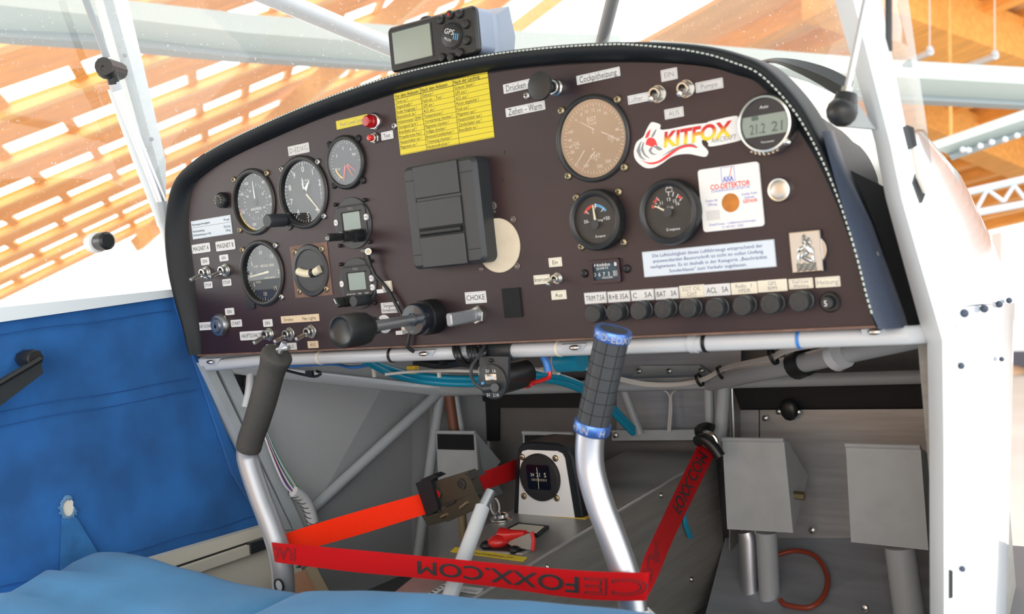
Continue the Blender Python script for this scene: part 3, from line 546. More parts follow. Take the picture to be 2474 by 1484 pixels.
def gauge(name, label, x, z, R=.0412, r=.0355, h=.005, hole=.0315, screw='brass', pts=None, facemat='face', rec=0.0):
    t = pthing(name, label, 'gauge', xz=(x, z)); bezel(t, R, r, h, depth=.0004 - rec); RECESS[t] = rec; SUBOF[t] = disc(t, 'dial', r, FZ, facemat); glass(t, r, (.0031 - rec) if rec else h - .0012, 'glass2' if name == 'engine_gauge' else 'glass')
    screws(t, pts if pts is not None else sq(hole), SC[screw]); return t
# airspeed indicator
g = gauge('airspeed_indicator', 'airspeed dial with a yellow arc, left of the three-pointer altimeter', -.4963, .1876, r=.0352, h=.0030, rec=.0042, pts=[(-.0315, .0315), (.0315, .0315), (-.0315, -.0315)])
mk = MB(); ym = MB()
for i in range(40): tick(mk, 8 + i * 8.6, .0335 if i % 2 else .0315, .0345 if i % 2 else .035, .0006, TZ)
for i in range(28): tick(mk, 10 + i * 12, .021 if i % 2 else .019, .0225, .0005, TZ)
for s_, a in (('40', 38), ('60', 82), ('60', 102), ('80', 138), ('100', 196), ('120', 250), ('140', 296), ('160', 330)): mk.text(s_, *pol(a, .0282), .0038, z=TZ)
for s_, a in (('20', 60), ('40', 120), ('80', 300), ('60', 330)): mk.text(s_, *pol(a, .0165), .0028, z=TZ)
mk.text('AIRSPEED', -.001, -.0085, .0030, w=.021, z=TZ).text('MPH', 0, -.0125, .0022, z=TZ); put('markings', mk, M['white'], g)
arc(ym, 192, 252, .0330, .0350, TZ); put('yellow_arc', ym, M['yarc'], g); rm = MB(); tick(rm, 257, .028, .0350, .001, TZ); put('red_line', rm, M['redink'], g)
ga = MB(); arc(ga, 130, 192, .0338, .0350, TZ); put('green_arc', ga, M['garc'], g)
needle(g, -2, .0, .026, .0024, .0016); disc(g, 'hub', .004, .0026, 'blackm')
# altimeter
g = gauge('altimeter', 'altimeter with white pointers and a setting knob, right of the airspeed dial', -.4059, .1887, R=.0432, r=.0370, h=.0030, rec=.0042, screw='screwgrey', pts=[(-.0315, .0315), (.0315, .0315), (.0315, -.0315)])
mk = MB()
for i in range(50): tick(mk, i * 7.2, .0335 if i % 5 else .0315, .0355, .0007 if i % 5 else .0011, TZ)
for i in range(10):
    if i != 3: mk.text(str(i), *pol(i * 36, .0272), .0066, z=TZ)
for j in range(5): mk.text('1013'[j % 4], .0262, .010 - j * .0048, .0036, rot=-.3, z=TZ)
mk.text('100 FEET', .002, .0135, .0022, z=TZ).text('ALTITUDE', .002, .0098, .0022, z=TZ); put('markings', mk, M['white'], g)
needle(g, 138, .0, .0345, .0026, .0016, 'ivory'); needle(g, 40, .0, .017, .0062, .0022, 'white', 'short_needle', .1); needle(g, -2, 0.004, .017, .0026, .0028, 'white', 'short_needle', .3); disc(g, 'hub', .0035, .0029, 'blackm')
disc(g, 'lower_window', .0068, .00072, 'blackm', -.0045, -.0290)
kb = MB().lathe([(.0062, 0), (.0062, .003), (.0078, .004), (.0078, .0285), (.007, .0297), (.0001, .0297)], 20, Matrix.Translation((-.0338, -.0292, .001)))
put('setting_knob', kb, M['charcoal'], g)
put('knob_lug', MB().prism(circ(-.033, -.031, .011, 24), 0, .0018), M['black'], g)
# vertical speed indicator
g = gauge('vertical_speed_indicator', 'vertical speed dial with one cream needle, below the airspeed dial', -.4961, .0994, R=.0412, r=.0352, h=.0032, rec=.0048, pts=[(-.0315, .0315)])
screws(g, [(.0315, .0315), (.0315, -.0315)], SC['steel'])
mk = MB()
for i in range(41):
    if i != 20: tick(mk, -90 + (i - 20) * 8.2, .0325 if i % 5 else .030, .0345, .0006, TZ)
for s_, a in (('5', -60), ('10', -8), ('15', 40), ('2', 90), ('15', 140), ('10', 188), ('5', 240), ('0', 270)): mk.text(s_, *pol(a, .026), .0048, z=TZ)
mk.text('VERTICAL SPEED', .006, .0088, .0030, w=.026, z=TZ).text('100 FEET PER MIN', .008, -.0065, .0021, w=.020, z=TZ).text('4 UP', -.0155, .0092, .0028, z=TZ).text('4 DN', -.0145, -.0105, .0028, z=TZ)
put('markings', mk, M['ivory'], g); needle(g, 264, -.009, .029, .0028, .0018, 'ivory')
put('lug', MB().prism(rr(-.0285, -.036, .017, .014, .004), 0, .0016), M['black'], g)
# small gauge at the top
g = gauge('pressure_gauge', 'small round gauge with a red needle under the red warning lamp', -.329, .2134, R=.0306, r=.0255, h=.0045, hole=.0234, screw='darkscrew')
mk = MB(); ym = MB()
for i in range(25): tick(mk, -140 + i * 9.6, .0222 if i % 4 else .0205, .0238, .0005, TZ)
for s_, a in (('1', -110), ('2', -55), ('3', -8), ('4', 35), ('bar', 62)): mk.text(s_, *pol(a, .0165), .0034, z=TZ)
mk.text('10', -.012, -.006, .0026, z=TZ); put('markings', mk, M['white'], g); arc(ym, 205, 255, .0175, .0195, TZ); put('yellow_arc', ym, M['yarc'], g)
needle(g, 196, .004, .021, .0024, .0016, 'needle_red'); needle(g, 150, .004, .019, .0016, .0018, 'needle_red', 'red_pointer'); needle(g, 128, .004, .0195, .0014, .0016, 'needle_red', 'red_pointer')
# slip indicator on its brown glue patch
g = pthing('slip_indicator', 'round black slip ball indicator on a scuffed brown square', 'gauge', xz=(-.4076, .0962))
put('mounting_patch', MB().prism([(-.0325, .031), (.0325, .031), (.0325, -.031), (-.0325, -.031)], 0, .0006), M['cork'], g)
put('bezel', MB().ring([(.0312, 0), (.0312, .001), (.030, .0026), (.0255, .0032), (.0245, .0022), (.0245, .001)], 44), M['charcoal'], g)
disc(g, 'dial', .0262, .0018, 'charcoal'); screws(g, [(x * 1.0, y) for x, y in sq(.0235)], SC['brass'])
pts = [Vector((-.019 + .038 * i / 12, -.0035 + .0042 * ((i - 6) / 6) ** 2, .003)) for i in range(13)]
put('slip_tube', MB().tube(pts, .0048, 12), M['ivory'], g); i0 = 7
put('ball', MB().tube(pts[7:10], .0051, 12), M['face'], g)
put('centre_lines', MB().tube([pts[5] + Vector((0, 0, -.001)), pts[5] + Vector((.0008, 0, 0))], .00505, 12), M['ink'], g)
# EGT / CHT four-in-one gauge
g = gauge('engine_gauge', 'large four-in-one engine dial marked EGT and CHT', 0.0, .1908, R=.0412, r=.0368, h=.0030, rec=.0026)
mk = MB(); rm = MB(); dsc = MB()
for (dx, dy) in ((0, 1), (1, 0), (0, -1), (-1, 0)):
    a0 = math.degrees(math.atan2(dx, dy)); ox, oy = dx * .0355, dy * .0355
    pts_ = [(dx * .0365 + .0195 * math.cos(t) - 0, dy * .0365 + .0195 * math.sin(t)) for t in [k * math.pi / 24 for k in range(48)]]
    pts_ = [p for p in pts_ if math.hypot(*p) < .0360]
    for k in range(15):
        a = a0 - 42 + k * 6; tick(mk, a, .0315 if k % 2 else .030, .0335, .0005, TZ + .0003)
    tick(rm, a0 + 36, .030, .0335, .0011, TZ + .0004); tick(rm, a0 + 2, .031, .0335, .0011, TZ + .0004) if dy == 1 else None
for s_, a in (('6', -40), ('8', -24), ('10', -10), ('12', 6), ('14', 20), ('16', 36), ('100', 205), ('200', 172), ('300', 150), ('80', 250), ('60', 262), ('40', 275), ('100', 292), ('40', 80), ('80', 100)): mk.text(s_, *pol(a, .0268), .0030, z=TZ + .0003)
mk.text('EGT', 0, .0185, .0040, z=TZ + .0003).text('°F x100', .0, .0142, .0022, z=TZ + .0003).text('CHT', .0, -.0165, .0040, z=TZ + .0003).text('°F', 0, -.0205, .0030, z=TZ + .0003).text('OIL', -.0195, -.002, .0036, z=TZ + .0003).text('PSI', -.0195, -.006, .0022, z=TZ + .0003).text('OIL', .0195, -.002, .0036, z=TZ + .0003).text('°F', .0195, -.006, .0022, z=TZ + .0003)
mk.text('2', 0, .007, .0034, z=TZ + .0003).text('4', -.002, -.0095, .0028, z=TZ + .0003)
put('markings', mk, M['white'], g); put('red_marks', rm, M['redink'], g)
for (cx, cy, a, l) in ((-.003, .0115, -58, .013), (-.015, -.014, 222, .012), (-.004, -.0165, 226, .013), (.015, .002, 118, .012)): needle(g, a, -.006, l, .0009, .0016, 'white', 'needle', .4, cx, cy)
for t_, rec in RECESS.items():
    for ch in t_.children:
        if ch.name.split('.')[0] in ('dial', 'needle', 'short_needle', 'red_pointer', 'hub', 'lower_window') and rec: ch.location.z -= rec
# ammeter and voltmeter stand proud of the panel
def proud(name, label, x, z, R, hgt, scr):
    t = pthing(name, label, 'gauge', xz=(x, z))
    put('bezel', MB().ring([(R, 0), (R, hgt * .72), (R - .0012, hgt * .93), (R - .004, hgt), (R - .0062, hgt - .0012), (R - .0068, hgt - .0035), (R - .0068, .0004)], 48), M['black'], t)
    SUBOF[t] = put('dial', MB().prism(circ(0, 0, R - .0064, 44), hgt - .0048, hgt - .0044), M['face'], t); glass(t, R - .0066, hgt - .0018, 'glass3')
    if scr: screws(t, sq(.0236), SC['brass'])
    return t, hgt - .0042
g, z = proud('ammeter', 'round ammeter with a red and blue scale', -.0011, .114, .0290, .0115, True)
mk = MB(); mk.text('50-', -.0105, -.0005, .0032, z=z).text('+50', .0118, .0005, .0032, z=z).text('Amp', .0045, -.0005, .0024, z=z).text('equus', .0045, -.0155, .0018, w=.0085, z=z, bold=.01).text('G', -.0015, -.0155, .0022, z=z)
mk.prism([(0.0005, .0152), (.0022, .0152), (.0010, .0132), (.0024, .0132), (-.0006, .0095), (.0002, .0122), (-.0014, .0122)], z, z + .0001)
for a in (-48, 0, 44): tick(mk, a, .0098, .0142, .0007, z + .0001)
rm = MB(); bl = MB()
for i in range(8): arc(rm, -58 + i * 6.6, -53 + i * 6.6, .0125, .0150, z, 3)
for i in range(8): arc(bl, 8 + i * 6.4, 13 + i * 6.4, .0125, .0150, z, 3)
put('markings', mk, M['white'], g); put('red_scale', rm, M['needle_red'], g); put('blue_scale', bl, M['needle_blue'], g); needle(g, -4, -.004, .0145, .0030, z + .0012, 'ivory', tip=.3); put('hub', MB().prism(circ(0, -.004, .0042, 24), z + .0008, z + .0030), M['charcoal'], g)
vc = ony(1605, 514, -.010)
g, z = proud('voltmeter', 'round voltmeter with its needle low on the scale, left of the carbon monoxide card', vc.x + .004, vc.z, .0298, .0125, False)
mk = MB(); rm = MB()
for s_, a in (('9', -60), ('11', -38), ('13', 4), ('15', 36), ('16', 54)): mk.text(s_, *pol(a, .0115), .0030, z=z)
for a in (-66, -54, -38, 4, 20, 36, 52): tick(mk, a, .0145, .0185, .0008, z)
for a0, a1 in ((-72, -62), (-56, -48), (-46, -38), (40, 52)): arc(rm, a0, a1, .0160, .0182, z, 4)
mk.text('Volt', .0015, .0040, .0026, z=z).text('equus', .004, -.0155, .0020, w=.0105, z=z, bold=.01).text('G', -.0035, -.0155, .0024, z=z)
for bx, by, bw, bh in ((.002, .0215, .006, .0004), (.002, .0180, .006, .0004), (-.001, .01975, .0004, .0038), (.005, .01975, .0004, .0038), (.0005, .0222, .0012, .0008), (.0035, .0222, .0012, .0008)): mk.prism([(bx - bw / 2, by - bh / 2), (bx + bw / 2, by - bh / 2), (bx + bw / 2, by + bh / 2), (bx - bw / 2, by + bh / 2)], z, z + .0001)
put('markings', mk, M['white'], g); put('red_scale', rm, M['needle_red'], g); needle(g, -62, -.002, .0150, .0026, z + .0012, 'ivory', tip=.3); put('hub', MB().prism(circ(0, 0, .0042, 24), z + .0008, z + .0030), M['charcoal'], g)
# two small avionics units
def avionics(name, label, uv, upper):
    t = pthing(name, label, 'radio', uv)
    R = .0294
    put('face_plate', MB().prism(circ(0, 0, R, 44), 0, .0016, .0005), M['charcoal'], t)
    for y in (.0206, -.0206): put('groove', MB().box((0, y, .0016), (2 * math.sqrt(R * R - y * y) - .003, .0007, .0004)), M['blackm'], t)
    put('inner_bezel', MB().rrect(0, .002, .046, .035, .004, .0016, .0030, .0006), M['black'], t)
    put('screen', MB().rrect(.001, .0025, .0270, .0195, .001, .0030, .0034), M['lcd'], t); put('screen_frame', MB().box((-.0136, .0025, .0034), (.0018, .0205, .001)).box((.001, .0130, .0034), (.030, .0012, .001)), M['blackm'], t)
    put('maker_mark', MB().text('TRIG', 0, .0166, .0028, z=.0031), M['greyink'], t)
    screws(t, sq(.0236), SCT, .0014)
    return t
def button(t, x, y, s_):
    b = put('button', MB().rrect(x, y, .0060, .0074, .0028, .0016, .0048, .0010), M['white'], t); put('lettering', MB().text(s_, x, y, .0020, z=.0049), M['ink'], b)
g = avionics('radio', 'small round radio unit with stacked black tuning knobs', q(1, 1980, 957), True)
button(g, -.0245, .003, 'ON'); button(g, .0240, .0045, 'MON')
KT = Matrix.Translation((.0125, -.0150, .0016))
put('tuning_knob', MB().lathe([(.0068, 0), (.0073, .001), (.0073, .0150), (.0068, .0160)], 26, KT).lathe([(.0058, .016), (.0058, .0300), (.0053, .0310)], 24, KT), M['black'], g)
put('squelch_knob', MB().lathe([(.0034, .031), (.0044, .0325), (.0044, .0520), (.0040, .0530), (.0001, .0530)], 20, KT), M['black'], g)
put('lettering', MB().text('SQ', 0, -.0006, .0030, z=.0532, T=KT).text('PUSH', -.0028, .0036, .0020, z=.0312, T=KT, rot=.4).text('STEP', -.0030, .0012, .0020, z=.0312, T=KT, rot=.4), M['white'], g)
g = avionics('transponder', 'small round transponder with lit screen, below the radio unit', q(2, 1978, 578), False)
button(g, -.0240, .0010, 'IDT'); button(g, .0242, .0042, 'VFR'); button(g, .0242, -.0060, 'FN')
put('lettering', MB().text('OFF SBY GND', -.0110, -.0117, .0016, z=.0031).text('XPDR', .003, -.0117, .0016, z=.0031).text('CODE', .0140, -.0117, .0016, z=.0031), M['white'], g)
put('mode_knob', MB().lathe([(.0056, 0), (.0060, .001), (.0060, .016), (.0056, .0172), (.0001, .0172)], 22, Matrix.Translation((-.0070, -.0190, .0016))).rrect(0, 0, .0045, .0115, .0012, .0172, .030, .001, Matrix.Translation((-.0070, -.0190, .0016)) @ Matrix.Rotation(.5, 4, 'Z')), M['black'], g)
put('pointer_line', MB().box((0, .002, .0303), (.001, .0065, .0005), Matrix.Translation((-.0070, -.0190, .0016)) @ Matrix.Rotation(.5, 4, 'Z')), M['white'], g)
put('code_knob', MB().lathe([(.0058, 0), (.0062, .001), (.0062, .0225), (.0058, .0238), (.0001, .0238)], 22, Matrix.Translation((.0140, -.0190, .0016))), M['charcoal'], g)
# ---- labels
def sticker(label, tl, br, lines, mat='label', ink='ink', border=True, r=.0006, size=None, fit=.86, group=None, th=.0006, yoff=0.0, inset=.0011, bold=0.0, xoff=0.0, bmat=None):
    a, b = ony(*tl, 0), ony(*br, 0); w, h = abs(b.x - a.x), abs(a.z - b.z)
    t = pthing('label_plate', label, 'label', xz=((a.x + b.x) / 2, (a.z + b.z) / 2), group=group)
    pl_ = put('plate', MB().rrect(0, 0, w, h, r, 0, th, th * .25), M[mat], t)
    if border:
        o = rr(0, 0, w - 2 * inset, h - 2 * inset, max(.0004, r)); e = rr(0, 0, w - 2 * inset - .0004, h - 2 * inset - .0004, max(.0003, r)); n = len(o)
        put('border_line', MB().add([(x, y, th + .00006) for x, y in o + e], [(i, (i + 1) % n, n + (i + 1) % n, n + i) for i in range(n)]), M[bmat or ink], pl_)
    if isinstance(lines, str): lines = [lines]
    mb = MB(); n = len(lines); hs_ = size or min(h * (.45 if n == 1 else .30 if n == 2 else .62 / n), .006)
    for i, s_ in enumerate(lines):
        if not s_: continue
        y = yoff + (n - 1) / 2 * h * (.40 if n == 2 else .86 / n) - i * h * (.40 if n == 2 else .86 / n)
        c = MB().text(s_, 0, 0, hs_); ww = max(v.x for v in c.v) - min(v.x for v in c.v)
        mb.text(s_, xoff, y, hs_, w=min(ww, w * fit), z=th + .0001, bold=bold)
    if lines != ['']: put('lettering', mb, M[ink], pl_)
    return pl_, w, h
sticker('grey registration plate reading D-EDXG above the altimeter', q(1, 1290, 152), q(1, 1522, 206), 'D-EDXG', 'labgrey', 'greyink', size=.0058)
t, w, h = sticker('white placard listing manoeuvring speed and maximum loads', q(1, 268, 938), q(1, 710, 1068), [''], 'labblue', border=True, inset=.0004)
mb = MB()
for y, a, b in ((.0068, 'Manövergeschwindigkeit:', '99 mph'), (-.0018, 'Höchstzuladung:', '252,4 kg'), (-.0068, 'Höchstzuladung pro Sitz:', '100 kg')): mb.text(a, -w / 2 + .002, y, .0028, align='l', z=.0007, sx=.92, bold=.006).text(b, w / 2 - .003, y, .0028, align='r', z=.0007, sx=.92, bold=.006)
mb.box((0, .0030, .0007), (w - .002, .0003, .0001)); put('lettering', mb, M['ink'], t)
K1 = dict(border=False, r=.0015)
sticker('white label reading MAGNET A', q(1, 277, 1188), q(1, 478, 1257), 'MAGNET A', **K1)
sticker('white label reading MAGNET B', q(1, 527, 1155), q(1, 740, 1230), 'MAGNET B', **K1)
sticker('white EIN label above the toggle switch under MAGNET A', q(1, 371, 1326), q(1, 467, 1393), 'EIN', **K1)
sticker('white EIN label above the toggle switch under MAGNET B', q(1, 567, 1296), q(1, 668, 1352), 'EIN', **K1)
sticker('white STOP label under the MAGNET A toggle switch', q(2, 246, 565), q(2, 346, 630), 'STOP', **K1)
sticker('white STOP label under the MAGNET B toggle switch', q(2, 450, 535), q(2, 557, 603), 'STOP', **K1)
sticker('white EIN label above and beside the round key lock', q(2, 480, 860), q(2, 590, 930), 'EIN', **K1)
sticker('white label reading START beside the round key lock', q(2, 545, 990), q(2, 676, 1062), 'START', **K1)
sticker('white label reading KEY-SCHALTER, half hidden behind the key lock', q(2, 172, 1020), q(2, 470, 1090), 'KEY-SCHALTER', size=.0042, xoff=-.0055, fit=.62, **K1)
sticker('white EIN label above the HAUPTSCHALTER toggle switch', q(2, 905, 985), q(2, 1020, 1062), 'EIN', **K1)
sticker('white label reading HAUPTSCHALTER', q(2, 645, 1122), q(2, 940, 1205), 'HAUPTSCHALTER', **K1)
K2 = dict(border=True, bmat='greyink')
sticker('beige label reading Strobes and Nav Lights', q(2, 1107, 950), q(2, 1543, 1000), 'Strobes          Nav Lights', 'labbeige', fit=.9, **K2)
sticker('grey AUS label under HAUPTSCHALTER, partly behind the foam stick grip', q(2, 942, 1265), q(2, 1060, 1318), 'AUS', 'labgrey', **K2)
sticker('pale AUS label under the strobes switch, beside the foam grip tip', q(2, 1163, 1248), q(2, 1290, 1322), 'AUS', 'labgrey', **K2)
sticker('beige AUS label under the Nav Lights switch', q(2, 1405, 1228), q(2, 1532, 1302), 'AUS', 'labbeige', **K2)
sticker('yellow label reading Fuel Level Low beside the red warning lamp', (812, 293), (890, 297), 'Fuel Level Low', 'yellow', 'greyink', True, size=.0042)
sticker('small white label reading Test beside the red push button', q(3, 150, 1190), q(3, 265, 1240), 'Test', **K2)
sticker('white two-line label reading Vergaser Vorwärmung', q(4, 57, 1120), q(4, 187, 1185), ['Vergaser', 'Vorwärmung'], **K2)
sticker('white label reading CHOKE', q(4, 637, 1047), q(4, 790, 1117), 'CHOKE', **K2)
sticker('white label reading Drücken, running behind the black heating knob', q(5, 152, 277), (1318, 205), 'Drücken – Kalt', size=.0060, **K2)
sticker('white label reading Ziehen – Warm under the heating knob', q(5, 177, 522), q(5, 590, 530), 'Ziehen – Warm', size=.0062, **K2)
sticker('white label reading Cockpitheizung', q(5, 907, 188), q(5, 1362, 184), 'Cockpitheizung', size=.0056, **K2)
sticker('white EIN label above the Lüfter and Pumpe switches', q(5, 1775, 130), q(5, 1955, 215), 'EIN', 'labgrey', 'greyink', True)
sticker('white label reading Lüfter', q(5, 1435, 393), q(5, 1690, 436), 'Lüfter', 'label', 'greyink', True, xoff=-.004, size=.0046, fit=.6)
sticker('white label reading Pumpe', q(5, 2132, 258), q(5, 2425, 308), 'Pumpe', 'labgrey', 'greyink', True)
sticker('white AUS label below the Lüfter and Pumpe switches', q(5, 1812, 535), q(5, 2018, 602), 'AUS', 'labgrey', 'greyink', True)
sticker('cream label reading Ein above the intercom switch', q(7, 242, 757), q(7, 367, 828), 'Ein', 'labcream', **K2)
sticker('cream label reading Intercom', q(7, 108, 912), q(7, 262, 982), 'Intercom', 'labcream', **K2)
sticker('cream label reading Aus below the intercom switch', q(7, 265, 1050), q(7, 408, 1122), 'Aus', 'labcream', **K2)
t, w, h = sticker('long white placard with a four-line German airworthiness notice', (1551, 609), (1877, 644.6), [''], 'labblue', border=True, inset=.0003)
mb = MB()
for i, s_ in enumerate(('Die Lufttüchtigkeit dieses Luftfahrzeugs entsprechend der', 'anzuwendenden Bauvorschrift ist nicht im vollen Umfang', 'nachgewiesen. Es ist deshalb in der Kategorie „Beschränkte', 'Sonderklasse“ zum Verkehr zugelassen.')):
    mb.text(s_, 0, .0074 - i * .0050, .0030, w=(.108, .108, .114, .076)[i], z=.0007, bold=.005)
put('lettering', mb, M['blueink'], t)
GB = 'circuit breaker labels'
for i, (lab, tl, br, tx, m) in enumerate((
    ('white breaker label reading TRIM 7,5A', q(7, 560, 1068), q(7, 770, 1158), 'TRIM 7,5A', 'label'), ('white breaker label reading R+B 35A', q(7, 768, 1057), q(7, 980, 1145), 'R+B 35A', 'label'),
    ('white breaker label reading C 5A', q(7, 978, 1044), q(7, 1195, 1130), 'C    5A', 'label'), ('white breaker label reading BAT 3A', q(7, 1193, 1030), q(7, 1415, 1118), 'BAT   3A', 'label'),
    ('cream breaker label reading EGT OIL CHT', q(8, 356, 1100), q(8, 582, 1192), ['EGT OIL', 'CHT'], 'labcream'), ('white breaker label reading ACL 5A', q(8, 572, 1090), q(8, 800, 1176), 'ACL   5A', 'label'),
    ('cream breaker label reading Radio XPDR', q(8, 797, 1075), q(8, 1030, 1161), ['Radio   f', 'XPDR  '], 'labcream'), ('cream breaker label reading GPS RPM', q(8, 1025, 1055), q(8, 1285, 1140), ['GPS', 'RPM'], 'labcream'),
    ('cream breaker label reading Fuel Low Warning', q(8, 1290, 1042), q(8, 1505, 1116), ['Fuel Low', 'Warning'], 'labcream'), ('cream breaker label reading Heizung', q(8, 1517, 1028), q(8, 1737, 1102), 'Heizung', 'labcream'))):
    sticker(lab, tl, br, tx, m, 'ink' if m == 'label' else 'greyink', border=i in (4, 8, 9) or i < 4, inset=.0003 if i < 4 else .001, group=GB, fit=.84)
# yellow checklist
t, w, h = sticker('yellow printed checklist card with three columns', (952, 227), (1195, 332), [''], 'yellow', border=False)
cols = [('Vor dem Anlassen', ['Türen zu ?', 'Angeschnallt ?', 'Ruder freigängig ?', 'Bremsdruck da ?', 'Höhenmesser QNH !', 'Genügend Sprit ?', 'Brandhahn auf !', 'Propellerzone frei ?', 'Hauptschalter ein !', 'Magneten ein !']),
        ('Nach dem Anlassen', ['Öldruck ?', 'Funk ein  - Test !', 'GPS ein !', 'ACL ein !', 'Temperaturen ?', 'Vorwärmung checken !', 'Magneten checken !', 'Vollgas checken !', 'Bremsen/Lenkbarkeit ?', 'Trimmung checken !', 'Hindernisfreiheit ?']),
        ('Nach der Landung', ['Sicherer Stand ?', 'GPS aus !', 'ACL aus !', 'Motor abgekühlt ?', 'Funk aus !', 'Magneten aus !', 'Hauptschalter aus !', 'Zündschalter aus !', 'Brandhahn zu !'])]
mb = MB(); ln = MB(); xs = [-w / 2, -w / 2 + w * .295, -w / 2 + w * .645, w / 2]; rowh = h / 12.3
for c, (hd, its) in enumerate(cols):
    mb.text(hd, xs[c] + .0012, h / 2 - rowh * .62, .0036, align='l', z=.0007, bold=.010, sx=.88)
    for i, s_ in enumerate(its): mb.text(s_, xs[c] + .0014, h / 2 - rowh * (1.72 + i), .0033, align='l', z=.0007, sx=.86)
for i in range(12): ln.box((0, h / 2 - rowh * (1.15 + i), .0007), (w, .0003 if i else .0006, .0001))
for x in xs[1:3]: ln.box((x, 0, .0007), (.0004, h, .0001))
put('lettering', mb, M['ink'], t); put('table_lines', ln, M['ink'], t)
# ---- toggle switches (nut, bushing, lever)
def hexa(r): return [(r * math.cos(math.pi / 3 * k + .3), r * math.sin(math.pi / 3 * k + .3)) for k in range(6)]
nutm = {}
for k, hx in (('round', False), ('hex', True)):
    mb = MB().lathe([(.0082, 0), (.0082, .001), (.0078, .0014)], 28)
    mb.prism(hexa(.0074), .0014, .0038, .0006) if hx else mb.lathe([(.0074, .0014), (.0074, .0030), (.0066, .0038)], 28)
    nutm[k] = mesh_of(mb, 'nut'); nutm[k].materials.append(M['steel'])
bushm = mesh_of(MB().ring([(.0056, .0036), (.0058, .0085), (.0052, .0092), (.0036, .0092), (.0032, .0040)], 24), 'bushing'); bushm.materials.append(M['steel'])
levm = mesh_of(MB().lathe([(.0017, 0), (.0021, .008), (.0027, .020), (.0029, .0225), (.0024, .0250), (.0001, .0256)], 16), 'lever'); levm.materials.append(M['steel'])
wellm = mesh_of(MB().prism(circ(0, 0, .0034, 18), .004, .0050), 'well'); wellm.materials.append(M['blackm'])
def toggle(label, uv, tilt, yaw=0, kind='round', s=1.0):
    t = pthing('toggle_switch', label, 'switch', uv, group='panel toggle switches'); Z = Matrix.Diagonal((s, s, s, 1))
    put('nut', nutm[kind], None, t, T=Z); put('bushing', bushm, None, t, T=Z); put('well', wellm, None, t, T=Z)
    put('lever', levm, None, t, T=Z @ Matrix.Translation((0, 0, .005)) @ Matrix.Rotation(math.radians(tilt), 4, 'X') @ Matrix.Rotation(math.radians(yaw), 4, 'Y')); return t
toggle('toggle switch between EIN and STOP under MAGNET A', q(2, 278, 458), 18, 8); toggle('toggle switch between EIN and STOP under MAGNET B', q(2, 492, 430), 16, 8)
toggle('toggle switch beside the HAUPTSCHALTER label', q(2, 980, 1150), 17, 8); toggle('hexagon nut toggle switch under Strobes', q(2, 1212, 1145), 14, 9, 'hex'); toggle('hexagon nut toggle switch under Nav Lights', q(2, 1452, 1118), 14, 9, 'hex')
toggle('toggle switch beside the Lüfter label', q(5, 1752, 372), 18, 16, 'hex', 1.0); toggle('toggle switch beside the Pumpe label', q(5, 2042, 318), 18, 16, 'hex', 1.0)
toggle('small toggle switch beside the Intercom label', q(7, 322, 937), 14, 8, 'round', .72)
# ---- circuit breakers
brk = mesh_of(MB().lathe([(.0083, 0), (.0088, .0008), (.0088, .0030), (.0078, .0036), (.0066, .0036), (.0066, .0060), (.0084, .0066), (.0088, .0085), (.0086, .0150), (.0078, .0162), (.0001, .0166)], 14), 'cap', 30); brk.materials.append(M['charcoal'])
hat = MB()
for i in range(-3, 4): hat.box((0, i * .0018, .0164), (2 * math.sqrt(max(0, .0068 ** 2 - (i * .0018) ** 2)), .0004, .0004))
hatm = mesh_of(hat, 'cap_ribs'); hatm.materials.append(M['black'])
for i, (uv, nm) in enumerate(((q(7, 650, 1255), 'TRIM'), (q(7, 845, 1243), 'R+B'), (q(7, 1060, 1226), 'C 5A'), (q(7, 1278, 1213), 'BAT'), (q(7, 1500, 1205), 'EGT OIL CHT'), (q(8, 668, 1288), 'ACL'), (q(8, 903, 1268), 'Radio XPDR'), (q(8, 1142, 1252), 'GPS RPM'), (q(8, 1388, 1233), 'Fuel Low Warning'))):
    p = ony(uv[0], uv[1], -.012); t = thing('circuit_breaker', 'black push-button circuit breaker under the %s label' % nm, 'breaker', (p.x, 0, p.z), RX, 'row of black circuit breakers')
    put('cap', brk, None, t); put('cap_ribs', hatm, None, t, T=Matrix.Rotation((.3, .9, .1, .7, 1.2, .5, .2, .8, .4)[i], 4, 'Z'))
t = pthing('fuse_holder', 'smaller black breaker with a white 5 under the Heizung label', 'breaker', q(8, 1648, 1235), group='row of black circuit breakers')
put('collar', MB().ring([(.0088, 0), (.0088, .002), (.0075, .0034), (.0058, .0034), (.0055, .001)], 26), M['black'], t); put('button', MB().lathe([(.0050, .001), (.0050, .0085), (.0044, .0092), (.0001, .0092)], 22), M['charcoal'], t); put('lettering', MB().text('5', -.0008, -.0004, .0046, z=.0094), M['white'], t)
# ---- lamps, buttons, knobs
t = pthing('warning_lamp', 'red warning lamp with a chrome collar beside Fuel Level Low', 'lamp', q(3, 92, 1090))
put('collar', MB().lathe([(.0096, 0), (.0096, .0012), (.0086, .0028), (.0074, .0032)], 28), M['chrome'], t); put('lens_cap', MB().lathe([(.0073, .003), (.0073, .0075), (.0064, .0085), (.0060, .0130), (.0052, .0142), (.0001, .0144)], 26), M['redlens'], t)
t = pthing('push_button', 'small red push button in a hexagon nut beside Test', 'button', q(3, 102, 1238))
put('nut', MB().prism(hexa(.0061), 0, .0022, .0005), M['steel'], t); put('bushing', MB().lathe([(.0048, .002), (.0048, .0055), (.0036, .006)], 20), M['steel'], t); put('button', MB().lathe([(.0034, .005), (.0036, .0095), (.0030, .0108), (.0001, .0112)], 18), M['red'], t)
t = pthing('screw', 'lone silver screw left of the yellow checklist', 'screw', q(3, 275, 1127)); put('screw_head', SC['screwgrey'], None, t)
t = pthing('screw', 'lone bright screw at the lower edge of the heating knob', 'screw', q(5, 400, 388)); put('screw_head', SC['screwgrey'], None, t)
